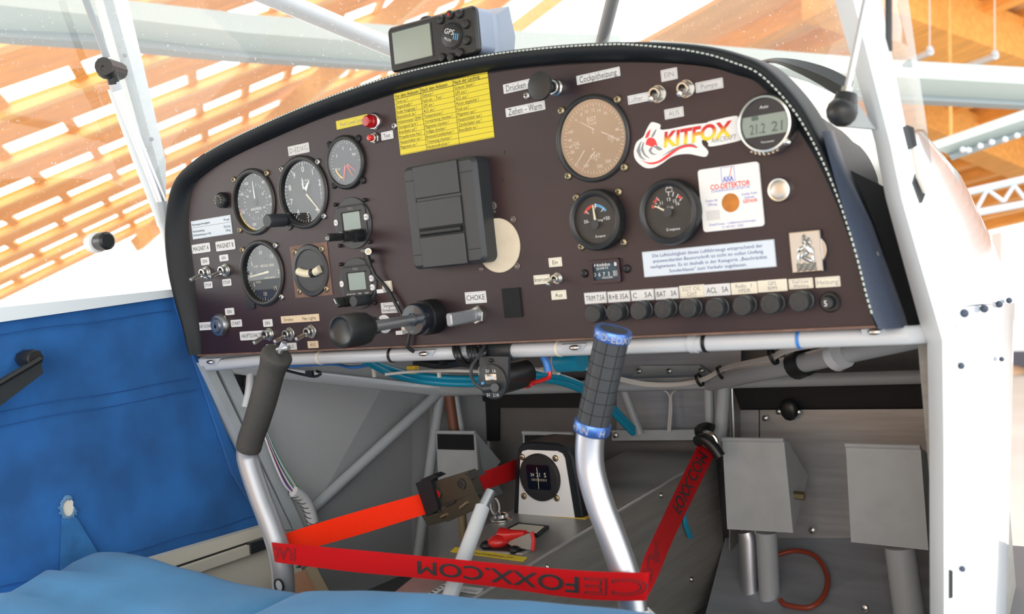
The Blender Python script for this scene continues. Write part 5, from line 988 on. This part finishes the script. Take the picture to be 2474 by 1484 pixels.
def plate_on(name, pts, lift, th, mat, parent):
    a = loop_on(pts, lift); n = len(a); return put(name, MB().add(a + [p - Vector((0, 0, th)) for p in a], [tuple(range(n)), tuple(range(n, 2 * n))[::-1]] + [(i, (i + 1) % n, n + (i + 1) % n, n + i) for i in range(n)]), M[mat], parent, True)
plate_on('rim_plate', [(1150, 1322), (1170, 1306), (1200, 1297), (1262, 1298), (1290, 1312), (1288, 1326), (1262, 1337), (1220, 1335), (1162, 1332)], .0012, .002, 'sheet', fv)
plate_on('recess', [(1158, 1320), (1176, 1307), (1204, 1299), (1258, 1300), (1282, 1312), (1280, 1324), (1258, 1333), (1222, 1331), (1168, 1328)], .002, .001, 'blackm', fv)
plate_on('name_plate', [(1196, 1297), (1212, 1288), (1262, 1289), (1258, 1300)], .0022, .001, 'blackm', fv)
c_ = ont(1205, 1308, .006)
put('lever_knob', MB().ball(c_, .013, 16, (1, 1.1, .62)), M['red'], fv, True)
put('lever_arm', MB().tube([c_ + Vector((0, .008, .004)), ont(1235, 1294, .012), ont(1270, 1290, .016)], [.010, .007, .004], 12), M['red'], fv, True)
put('flag', MB().slab([ont(1222, 1311, .004), ont(1284, 1286, .022), ont(1288, 1330, .004), ont(1240, 1322, .004)], .0018), MAT('smoked_plastic', (.34, .32, .29), .3), fv, True)
put('flag_edge', MB().tube([ont(1285, 1286, .022), ont(1290, 1306, .014), ont(1287, 1332, .004)], .0022, 8), M['red'], fv, True)
for (u, v, r) in ((1176, 1318, .008), (1243, 1329, .007)): put('bolt_head', MB().ball(ont(u, v, .003), r, 12, (1, 1, .7)), M['darkscrew'], fv, True)
pA, pB = ont(1200, 1297, .0032), ont(1258, 1299, .0032); ex = (pB - pA).normalized(); ey = Vector((0, 0, 1)).cross(ex); LT = Matrix(((ex.x, ey.x, 0, (pA.x + pB.x) / 2), (ex.y, ey.y, 0, (pA.y + pB.y) / 2 + .006), (ex.z, ey.z, 1, (pA.z + pB.z) / 2 + .001), (0, 0, 0, 1)))
put('lettering', MB().text('TANK', 0, 0, .0075, w=.034, T=LT), M['white'], fv, True)
yt = thing('tape_label', 'strip of yellow tape with faint fuel quantity lettering on the tunnel', 'label', ont(1180, 1340))
plate_on('tape', [(1088, 1333), (1100, 1322), (1275, 1347), (1264, 1357)], .0008, .0004, 'yell2', yt)
pA, pB = ont(1100, 1330, .0012), ont(1265, 1351, .0012); ex = (pB - pA).normalized(); ey = Vector((0, 0, 1)).cross(ex); LT = Matrix(((ex.x, ey.x, 0, (pA.x + pB.x) / 2), (ex.y, ey.y, 0, (pA.y + pB.y) / 2), (ex.z, ey.z, 1, (pA.z + pB.z) / 2), (0, 0, 0, 1)))
put('lettering', MB().text('Ausfliegbare Kraftstoffmenge 37,9 l', 0, 0, .0055, w=.072, T=LT), M['cork'], yt, True)
pt = thing('framed_plate', 'small framed cream plate on the tunnel in front of the compass', 'plate', ont(1275, 1278))
plate_on('frame', [(1222, 1278), (1252, 1262), (1326, 1270), (1300, 1292)], .004, .004, 'black', pt); plate_on('card', [(1232, 1277), (1254, 1266), (1314, 1272), (1296, 1287)], .0048, .001, 'labcream', pt)
ey_ = thing('eyelet', 'chrome stud with a wire ring on the tunnel left of the compass', 'ring', ont(1211, 1254))
ep = ont(1211, 1255); put('stud', MB().lathe([(.0145, 0), (.0145, .0015), (.0100, .0030), (.0095, .0070), (.0060, .0090), (.0001, .0095)], 28, Matrix.Translation(ep)), M['chrome'], ey_, True)
put('wire_ring', MB().tube([ep + Vector((-.008 + .010 * math.cos(a) * .7, .0, .016 + .011 * math.sin(a))) for a in [i * math.pi / 10 for i in range(21)]], .0012, 6), M['whitewire'], ey_, True)
lv = thing('flap_lever', 'white flap lever with a bare metal tip standing beside the tunnel valve', 'lever', ont(1085, 1445))
b0 = ont(1082, 1455, .0); b1 = deep(1166, 1226, 1.115); b2 = deep(1186, 1187, 1.125)
put('lever_tube', MB().tube([b0, b1], [.0085, .0080], 18), M['ltube'], lv, True); put('tip', MB().tube([b1 - (b1 - b0).normalized() * .002, b2], .0056, 16), M['alu'], lv, True)
put('slot', MB().slab([ont(1062, 1444, .001), ont(1096, 1418, .001), ont(1106, 1420, .001), ont(1090, 1446, .001)], .001), M['blackm'], lv, True)
sc = MB().slab([ont(1024, 1440, .0015), ont(1082, 1406, .0015), ont(1092, 1410, .0015), ont(1042, 1442, .0015)], .001); put('scale_strip', sc, M['label'], lv, True)
for i in range(6): a = ont(1034 + i * 9.5, 1437 - i * 5.3, .002); put('scale_mark', MB().box(tuple(a), (.004, .0016, .0004)), M['ink'], lv, True)
dg = thing('tape_label', 'white tape label reading 10 Grad at the foot of the flap lever', 'label', ont(1140, 1428)); plate_on('tape', [(1106, 1428), (1118, 1416), (1168, 1422), (1158, 1436)], .0015, .0008, 'label', dg)
pA, pB = ont(1112, 1424, .002), ont(1162, 1430, .002); ex = (pB - pA).normalized(); ey = Vector((0, 0, 1)).cross(ex); LT = Matrix(((ex.x, ey.x, 0, (pA.x + pB.x) / 2), (ex.y, ey.y, 0, (pA.y + pB.y) / 2), (ex.z, ey.z, 1, (pA.z + pB.z) / 2), (0, 0, 0, 1)))
put('lettering', MB().text('10 Grad', 0, 0, .006, w=.017, T=LT), M['greyink'], dg, True)
# ------------------------------------------------------------------ rudder pedals
def pedal(label, face, y, side, posts, patch=None, extra=None):
    t = thing('rudder_pedal', label, 'pedal', ony(*posts[0][1], y), group='rudder pedals')
    f = [ony(*p, y) for p in face]; put('plate', MB().slab(f, .004), M['pedal'], t, True)
    s_ = [Vector(p) for p in side]; put('side_flange', MB().slab(s_, .002), M['pedal'], t, True)
    put('top_fold', MB().tube([f[0], f[1]], .003, 8), M['pedal'], t, True)
    for (a, b, r, m) in posts: put('post', MB().tube([ony(*a, y + .02), ony(*b, y + .02)], r, 16), M[m], t, True)
    if patch: put('grip_patch', MB().slab([ony(*p, y - .0015) for p in patch], .0012), M['velcro'], t, True)
    return t
t = pedal('grey rudder pedal plate behind the red strap, nearest to the tunnel side', [(1745, 1062), (1894, 1064), (1916, 1288), (1757, 1279)], .38, [ony(1894, 1064, .38), ony(1906, 1070, .41), ony(1952, 1150, .46), ony(1918, 1286, .385)], [((1852, 1285), (1862, 1500), .0135, 'gtube')])
put('brake_cylinder', MB().tube([ony(1804, 1284, .41), ony(1808, 1300, .41), ony(1815, 1455, .41)], [.012, .0130, .0130], 20).tube([ony(1797, 1290, .41), ony(1800, 1460, .41)], .0022, 8), M['alu'], t, True)
put('cylinder_foot', MB().tube([ony(1815, 1452, .405), ony(1817, 1478, .405)], .013, 18).box(tuple(ony(1782, 1470, .405)), (.022, .012, .012)), M['black'], t, True)
put('brass_bolt', MB().tube([ony(1916, 1196, .40), ony(1944, 1199, .40)], .0055, 6), M['brass'], t, True)
pedal('grey rudder pedal plate beside the white door frame post', [(2043, 1076), (2224, 1081), (2243, 1330), (2056, 1310)], .33, [ony(2224, 1081, .33), ony(2242, 1096, .36), ony(2262, 1180, .38), ony(2243, 1330, .335)], [((2174, 1320), (2200, 1510), .0175, 'gtube')])
pedal('rudder pedal with black grip patch behind the buckle', [(1053, 1045), (1148, 1046), (1158, 1180), (1060, 1186)], .40, [ony(1148, 1046, .40), ony(1153, 1048, .41), ony(1210, 1116, .46), ony(1158, 1178, .41)], [((1138, 1182), (1150, 1330), .011, 'gtube'), ((1112, 1185), (1122, 1330), .0065, 'tan')], [(1056, 1049), (1143, 1051), (1145, 1088), (1057, 1086)])
pedal('rudder pedal with black grip patch peeking over the compass', [(1263, 1046), (1382, 1049), (1390, 1180), (1266, 1175)], .38, [ony(1382, 1049, .38), ony(1388, 1052, .39), ony(1420, 1110, .43), ony(1390, 1178, .385)], [((1360, 1180), (1368, 1330), .011, 'gtube')], [(1267, 1052), (1372, 1053), (1374, 1094), (1268, 1094)])
ro = thing('brake_line_loop', 'red-brown brake line coiled behind the pedal posts', 'hose', ony(1890, 1335, .43)); put('line', MB().tube(smooth_path([ontoe(1880, 1340), ontoe(1925, 1331), ontoe(1972, 1346), ontoe(1999, 1392), ontoe(1990, 1440), ontoe(1955, 1468), ontoe(1900, 1462), ontoe(1885, 1450)]), .0034, 10), M['hosered'], ro, True)
dr = thing('loose_thread', 'tuft of pale blue thread snagged on the tunnel side', 'thread', onx(1652, 1260, xr))
for i in range(4): put('strand', MB().tube(smooth_path([onx(1662 - 3 * i, 1228, xr + .003), onx(1652 + 2 * i, 1260, xr + .006), onx(1664 + 3 * i, 1300, xr + .003)]), .0012, 5), M['cyan'], dr, True)
# ------------------------------------------------------------------ control sticks
YS = -.10
ls = thing('control_stick', 'control stick with a worn black foam grip, left end of the red strap', 'stick', ony(690, 1440, YS), group='control sticks')
gpts = [(672, 853), (668, 862), (662, 880), (654, 905), (645, 935), (634, 975), (620, 1020), (606, 1060), (600, 1086)]
put('foam_grip', MB().tube(smooth_path([ony(*p, YS) for p in gpts], 3), [v for v in [.0130, .0160, .0172, .0176, .0172, .0168, .0158, .0150, .0148, .0147, .0148, .0150, .0152, .0152, .0152, .0151, .0150, .0149, .0148, .0147, .0146, .0146, .0146, .0145, .0138]], 24), M['foam'], ls, True)
put('stick_tube', MB().tube(smooth_path([ony(*p, YS) for p in ((606, 1060), (598, 1095), (604, 1128), (628, 1200), (652, 1262), (674, 1330), (683, 1380), (686, 1450))], 5), .0126, 24), M['alub'], ls, True)
put('top_bolt', MB().tube([ony(676, 852, YS), ony(687, 828, YS)], .0032, 8).tube([ony(670, 846, YS), ony(698, 841, YS)], .0026, 8), M['alu'], ls, True)
put('pivot_hole', MB().ring([(.0062, 0), (.0076, 0), (.0076, .002), (.0062, .002)], 24, Matrix.Translation(ony(676, 1414, YS - .0126)) @ RX), M['black'], ls, True); put('pivot_bush', MB().lathe([(.0062, 0), (.006, .001), (.0001, .001)], 24, Matrix.Translation(ony(676, 1414, YS - .0124)) @ RX), M['ltube'], ls, True)
rs = thing('control_stick', 'control stick with a squared rubber grip and blue collars', 'stick', ony(1535, 1484, YS), group='control sticks'); YR = -.085
g0, g1 = ony(1478, 818, YR), ony(1433, 1020, YR); ax = (g0 - g1).normalized(); L = (g0 - g1).length
toC = (CP - g0); toC = (toC - ax * toC.dot(ax)).normalized(); sd = ax.cross(toC)     # grip frame: sd to the left of view
GT = Matrix(((-sd.x, toC.x, ax.x, g1.x), (-sd.y, toC.y, ax.y, g1.y), (-sd.z, toC.z, ax.z, g1.z), (0, 0, 0, 1)))
gs_ = put('grip_sleeve', MB().lathe([(.0142, 0), (.0142, L)], 30, GT), M['blackm'], rs, True)
pads = MB(); NR, NC = 7, 9
for i in range(NR):
    for j in range(NC):
        z0, z1 = L * (i + .03) / NR, L * (i + .97) / NR; a0, a1 = 2 * math.pi * (j + .04) / NC, 2 * math.pi * (j + .96) / NC; vs_ = []
        for k in range(6):
            a = a0 + (a1 - a0) * k / 5
            for z_ in (z0, z1): vs_.append((.0149 * math.cos(a), .0149 * math.sin(a), z_))
        for k in range(6):
            a = a0 + (a1 - a0) * k / 5
            for z_ in (z0, z1): vs_.append((.0138 * math.cos(a), .0138 * math.sin(a), z_))
        fs_ = [(2 * k, 2 * k + 1, 2 * k + 3, 2 * k + 2) for k in range(5)] + [(12 + 2 * k, 2 * k, 2 * k + 2, 14 + 2 * k) for k in range(5)] + [(2 * k + 1, 13 + 2 * k, 15 + 2 * k, 2 * k + 3) for k in range(5)] + [(0, 12, 13, 1), (10, 11, 23, 22)]
        pads.add(vs_, fs_, GT)
put('grip_pads', pads, M['rubber'], gs_, True, angle=25)
def collar(z0, z1): return put('collar', MB().ring([(.0120, z0), (.0158, z0), (.0166, z0 + .0015), (.0166, z1 - .0015), (.0158, z1), (.0120, z1)], 40, GT), M['bluering'], rs, True)
cl1 = collar(L - .001, L + .0085); cl2 = collar(-.0095, .001); put('end_cap', MB().lathe([(.0150, L + .004), (.0148, L + .0080), (.0001, L + .0088)], 30, GT), M['rubber'], rs, True)
def wraptext(s_, z, size, ang0):
    mb = MB().text(s_, 0, 0, size, bold=.008); r = .0168; mb.v = [GT @ Vector((-r * math.sin(ang0 + v.x / r), r * math.cos(ang0 + v.x / r), z + v.y)) for v in mb.v]; return mb
a_ = wraptext('H D-EDXG', L + .0037, .0058, .12); b_ = wraptext('-H IN    H', -.0042, .0058, -.25)
put('lettering', a_, M['label'], cl1, True); put('lettering', b_, M['label'], cl2, True)
put('stick_tube', MB().tube(smooth_path([ony(*p, YR) for p in ((1437, 1005), (1427, 1045), (1424, 1100), (1430, 1150), (1450, 1220), (1480, 1300), (1508, 1380), (1524, 1440), (1534, 1520))], 6), .0126, 28), M['alu'], rs, True)
bt = MB(); bc_ = ony(1536, 1532, YR)
bt.grid([[bc_ + Vector((r * math.cos(a) * (1 + .06 * math.sin(9 * a)), r * math.sin(a) * (1 + .06 * math.sin(9 * a)), z_)) for a in [k * math.pi / 24 for k in range(48)]] for r, z_ in ((.0128, .022), (.019, .014), (.026, .002), (.034, -.02))], True)
put('gaiter', bt, M['label'], rs, True)
# ------------------------------------------------------------------ red ratchet strap
sr = thing('ratchet_strap', 'red ratchet strap looped around both control sticks', 'strap', ony(1545, 1410, -.1))
def ribbon(top, bot, ys, n=28, th=.0016):
    def ev(pts, s): return [smooth for smooth in pts][0]
    T_ = [ony(*p, y) for p, y in zip(top, ys)]; B_ = [ony(*p, y) for p, y in zip(bot, ys)]
    Ts, Bs = smooth_path(T_, 8), smooth_path(B_, 8)
    return Ts, Bs
def ribbon_mesh(Ts, Bs, th=.0016):
    rows = []
    for a, b in zip(Ts, Bs):
        m = (a + b) / 2; nn = (m - CP).normalized() * th; rows.append([a, b, b + nn, a + nn])
    mb = MB().grid(rows, True); mb.f += [(0, 1, 2, 3), tuple(len(mb.v) - 4 + k for k in (3, 2, 1, 0))]; return mb
def rib_pt(Ts, Bs, s, t, lift=.0007):
    Ls = [0.0]
    for a, b in zip(Ts, Ts[1:]): Ls.append(Ls[-1] + (b - a).length)
    L_s = max(0, min(.9999, s)) * Ls[-1]; i = max(k for k in range(len(Ls) - 1) if Ls[k] <= L_s); f = (L_s - Ls[i]) / (Ls[i + 1] - Ls[i]); a = Ts[i].lerp(Ts[i + 1], f); b = Bs[i].lerp(Bs[i + 1], f); p = a.lerp(b, t); return p - (p - CP).normalized() * lift
def rib_text(Ts, Bs, s_, s0, s1, t0=.26, t1=.78, outline=0.0, bold=0.0):
    mb = MB().text(s_, 0, 0, 1.0, align='l', outline=outline, bold=bold); w_ = max(v.x for v in mb.v); 
    out = [rib_pt(Ts, Bs, s0 + (s1 - s0) * v.x / w_, t0 + (t1 - t0) * (v.y + .5), .0008 + v.z * .002) for v in mb.v]; mb.v = out; return mb
def subdiv_text(mb): return mb
Bt = ribbon([(1572, 1382), (1548, 1384), (1400, 1379), (1200, 1361), (1000, 1342), (850, 1328), (690, 1314), (656, 1311)], [(1560, 1446), (1546, 1452), (1400, 1447), (1200, 1419), (1000, 1396), (850, 1382), (690, 1362), (664, 1358)], [-.092, -.1005, -.104, -.107, -.110, -.113, -.117, -.112])
put('webbing', ribbon_mesh(*Bt), M['strap'], sr, True)
put('lettering', rib_text(*Bt, 'FOXX.COM', .155, .546, .24, .80, bold=.014), M['ink'], sr, True)
put('lettering', rib_text(*Bt, 'CE', .012, .144, .24, .80, outline=.014), M['ink'], sr, True)
put('lettering', rib_text(*Bt, 'RAC', .903, .995, .22, .80, outline=.014), M['ink'], sr, True)
At = ribbon([(1566, 1440), (1590, 1392), (1630, 1296), (1678, 1197), (1727, 1096)], [(1546, 1380), (1560, 1338), (1600, 1252), (1644, 1160), (1688, 1072)], [-.078, -.02, .11, .24, .36])
put('webbing', ribbon_mesh(*At), M['strap'], sr, True)
put('lettering', rib_text(*At, 'FOXX.COM', .56, .96, .80, .24, bold=.014), M['ink'], sr, True)
put('lettering', rib_text(*At, 'RA', .03, .28, .80, .24, outline=.014), M['ink'], sr, True)
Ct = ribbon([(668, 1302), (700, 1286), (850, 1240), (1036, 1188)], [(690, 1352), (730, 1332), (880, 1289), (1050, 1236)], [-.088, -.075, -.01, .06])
put('webbing', ribbon_mesh(*Ct), M['strapo'], sr, True, label='red webbing painted bright orange-red to look sunlit')  # same red strap; sunlight is painted into this stretch's colour
Dt = ribbon([(1134, 1150), (1190, 1132), (1262, 1104)], [(1156, 1190), (1200, 1174), (1262, 1152)], [.09, .14, .235])
put('webbing', ribbon_mesh(*Dt, .0026), M['strap'], sr, True)
bk = thing('ratchet_buckle', 'bronze ratchet buckle with a dark blue plastic end on the strap', 'buckle', ony(1100, 1200, .055))
def ob(pts, y0, th, mat, name): return put(name, MB().slab([ony(*p, y0) for p in pts], th), M[mat], bk, True)
ob([(1036, 1168), (1130, 1139), (1154, 1200), (1066, 1238)], .050, .014, 'buckle', 'body_plate')
ob([(1064, 1226), (1150, 1193), (1172, 1222), (1080, 1262)], .046, .012, 'buckle', 'side_plate')
ob([(1018, 1246), (1078, 1236), (1092, 1256), (1034, 1272)], .048, .014, 'buckle', 'release_lever')
ob([(1120, 1206), (1186, 1180), (1200, 1190), (1196, 1206), (1140, 1232)], .05, .014, 'black', 'spool') if False else ob([(1124, 1206), (1186, 1180), (1198, 1200), (1140, 1232)], .05, .014, 'black', 'spool')
ob([(1004, 1168), (1038, 1152), (1060, 1232), (1030, 1248)], .044, .012, 'lip', 'plastic_handle')
ob([(1014, 1160), (1046, 1146), (1060, 1152), (1026, 1168)], .044, .014, 'lip', 'handle_end')
ob([(1124, 1146), (1152, 1136), (1160, 1150), (1134, 1160)], .05, .01, 'black', 'strap_bar')
for (u, v, m) in ((1056, 1193, 'strap'), (1114, 1170, 'blackm')): put('hole_rim', MB().ring([(.0048, 0), (.0068, 0), (.0064, .0014), (.0050, .0014)], 18, Matrix.Translation(ony(u, v, .0495)) @ RX), M['buckle'], bk, True); put('hole', MB().prism(circ(0, 0, .0048, 18), 0, .0006, 0, Matrix.Translation(ony(u, v, .0495)) @ RX), M[m], bk, True)
for a, b, m in (((1078, 1222), (1100, 1212), 'blackm'), ((1112, 1228), (1130, 1214), 'brass'), ((1066, 1250), (1080, 1243), 'brass')): put('slot', MB().tube([ony(*a, .0455), ony(*b, .0455)], .0019, 8), M[m], bk, True)
hk = thing('strap_hook', 'black coated hook holding the strap to the frame tube', 'hook', ony(1712, 1062, .36))
put('hook_body', MB().tube(smooth_path([ony(1690, 1050, .36), ony(1688, 1038, .37), ony(1705, 1030, .39), ony(1722, 1034, .39)]), .0055, 10).tube(smooth_path([ony(1686, 1066, .355), ony(1700, 1060, .35), ony(1722, 1078, .35), ony(1740, 1104, .35)]), .0075, 10), M['black'], hk, True)
put('wire_loop', MB().tube(smooth_path([ony(1706, 1050, .355), ony(1722, 1052, .355), ony(1732, 1066, .355), ony(1734, 1090, .355)]), .0028, 8), M['chrome'], hk, True)
# ------------------------------------------------------------------ seats
def seat(name, label, crest, yf, depth, flare, seams, crossfall=.0):
    t = thing(name, label, 'seat', (sum(ony(*c, yf).x for c in crest) / len(crest), yf - depth / 2, -.42))
    C_ = smooth_path([ony(*c, yf) for c in crest], 6); n = len(C_); xl, xr_ = C_[0].x, C_[-1].x; rows = []
    prof = [(0.004, -.14), (-.012, -.10), (-.021, -.05), (-.023, -.026), (-.019, -.011), (-.011, -.003), (0.0, 0.0)] + [(depth * k / 24, 0.0) for k in range(1, 25)]
    for (dy, dz) in prof:
        r = []
        for i, c in enumerate(C_):
            e = min(i, n - 1 - i) / (n - 1); s_ = i / (n - 1)
            rd_ = -.030 * max(0, 1 - e / .07) ** 2
            z_ = c.z + dz + rd_ - .02 * max(0, dy) + sum(-.0080 * math.exp(-((dy - a - b * s_) / .0055) ** 2) + .0035 * math.exp(-((dy - a - b * s_ - .02) / .016) ** 2) for a, b in seams)
            z_ += .0005 * math.sin(40 * c.x + 30 * dy) + .0004 * math.sin(70 * c.x - 55 * dy)
            x_ = c.x - (flare * max(0, dy) * max(0, 1 - s_ * 2.2) if flare else 0)
            r.append(Vector((x_, yf - dy, z_)))
        rows.append([Vector((r[0].x - .004, r[0].y, r[0].z - .03)), *r, Vector((r[-1].x + .004, r[-1].y, r[-1].z - .03))])
        rows[-1] = [Vector((rows[-1][0].x, rows[-1][0].y, -.40))] + rows[-1] + [Vector((rows[-1][-1].x, rows[-1][-1].y, -.40))]
    put('cushion', MB().grid(rows), M['seat'], t, True, angle=70); return t
seat('seat_cushion', 'light blue seat cushion with stitched channels at the lower left corner', [(196, 1352), (212, 1342), (236, 1336), (285, 1338), (350, 1352), (430, 1376), (520, 1402), (600, 1419), (660, 1428), (700, 1437), (722, 1452)], -.19, .55, -.43, [(.040, .03), (.105, .03)])
seat('seat_cushion', 'light blue seat cushion in front of the centre tunnel', [(650, 1478), (690, 1450), (720, 1436), (760, 1428), (860, 1429), (1000, 1436), (1150, 1447), (1300, 1459), (1450, 1472), (1560, 1484), (1640, 1496), (1760, 1510), (1800, 1530)], -.21, .55, 0, [])
# ------------------------------------------------------------------ navigation unit on the dashboard
gy = -.006
gA, gB, gC, gD = (ony(*p, gy) for p in ((934, 70), (1142, 10), (1160, 128), (944, 176)))
gx = ((gB - gA) + (gC - gD)).normalized(); gz = ((gA - gD) + (gB - gC)); gz = (gz - gx * gz.dot(gx)).normalized(); gn = gx.cross(gz)
if gn.y > 0: gn = -gn
gc = (gA + gB + gC + gD) / 4; GP = Matrix(((gx.x, gz.x, gn.x, gc.x), (gx.y, gz.y, gn.y, gc.y), (gx.z, gz.z, gn.z, gc.z), (0, 0, 0, 1)))
W_ = ((gB - gA).length + (gC - gD).length) / 2; H_ = ((gA - gD).length + (gB - gC).length) / 2
nv = thing('navigation_unit', 'black portable navigation unit with a grey screen on the dashboard', 'gps', (0, 0, 0)); nv.matrix_world = GP; WM[nv] = GP
put('body', MB().rrect(0, 0, W_, H_, .006, -.006, 0, .002), M['black'], nv)
put('silver_back', MB().rrect(W_ * .03, 0, W_ * .95, H_ * .98, .008, -.028, -.0055, .0), MAT('blue_grey_plastic', (.26, .31, .42), .35), nv)
put('antenna_housing', MB().prism([(W_ * .10, -H_ * .40), (W_ * .47, -H_ * .46), (W_ * .48, -H_ * .1), (W_ * .47, H_ * .40), (W_ * .20, H_ * .46)], -.0275, -.052, -.012), MAT('pale_blue_grey', (.36, .42, .52), .35), nv)
sx0, sx1, sy0, sy1 = -W_ * .435, W_ * .005, -H_ * .33, H_ * .36
put('screen_frame', MB().rrect((sx0 + sx1) / 2, (sy0 + sy1) / 2, sx1 - sx0 + .003, sy1 - sy0 + .003, .001, -.0005, .0006), M['charcoal'], nv)
put('screen', MB().rrect((sx0 + sx1) / 2, (sy0 + sy1) / 2, sx1 - sx0, sy1 - sy0, .0008, .0004, .0009), MAT('grey_green_lcd', (.27, .31, .26), .12, spec=.8), nv)
kx, ky = W_ * .235, -.001
put('rocker_ring', MB().ring([(.0125, 0), (.0138, 0), (.0134, .0016), (.0128, .0018)], 36, Matrix.Translation((kx, ky, 0))), M['charcoal'], nv); put('rocker', MB().lathe([(.0125, 0), (.0122, .0022), (.0108, .0028), (.0001, .0030)], 36, Matrix.Translation((kx, ky, 0))), M['black'], nv)
for x, y, m in ((-.0125, .0185, 'black'), (.0005, .0210, 'black'), (.0130, .0195, 'black'), (.0195, .0075, 'black'), (.0190, -.0085, 'black'), (.0090, -.0190, 'black'), (-.0035, -.0215, 'black'), (-.0150, -.0195, 'black')):
    b = put('button', MB().lathe([(.0046, 0), (.0046, .0018), (.0036, .0030), (.0001, .0033)], 20, Matrix.Translation((kx + x, ky + y, 0))), M[m], nv)
put('power_mark', MB().prism(circ(kx + .0005, ky + .0210, .0018, 14), .0033, .0036), M['redlens'], nv)
put('lettering', MB().text('GPS', kx - .0005, ky + .0040, .0052, w=.0130, z=.0032, shear=.25, rot=-.35).text('PILOT', kx - .0035, ky - .0035, .0024, w=.0095, z=.0032, rot=-.5), M['white'], nv); put('numeral', MB().text('III', kx + .0070, ky - .0025, .0066, w=.0062, z=.0032, rot=-.35), M['needle_blue'], nv)
put('maker_mark', MB().text('GARMIN', -W_ * .31, -H_ * .42, .0030, w=.013, z=.0003), M['charcoal'], nv)
put('top_button', MB().ball((-W_ * .10, H_ * .5, -.010), .0085, 12, (1, .55, .7)), M['black'], nv)
put('mount', MB().box((.01, -H_ * .5 - .006, -.03), (.05, .018, .03)), M['black'], nv)
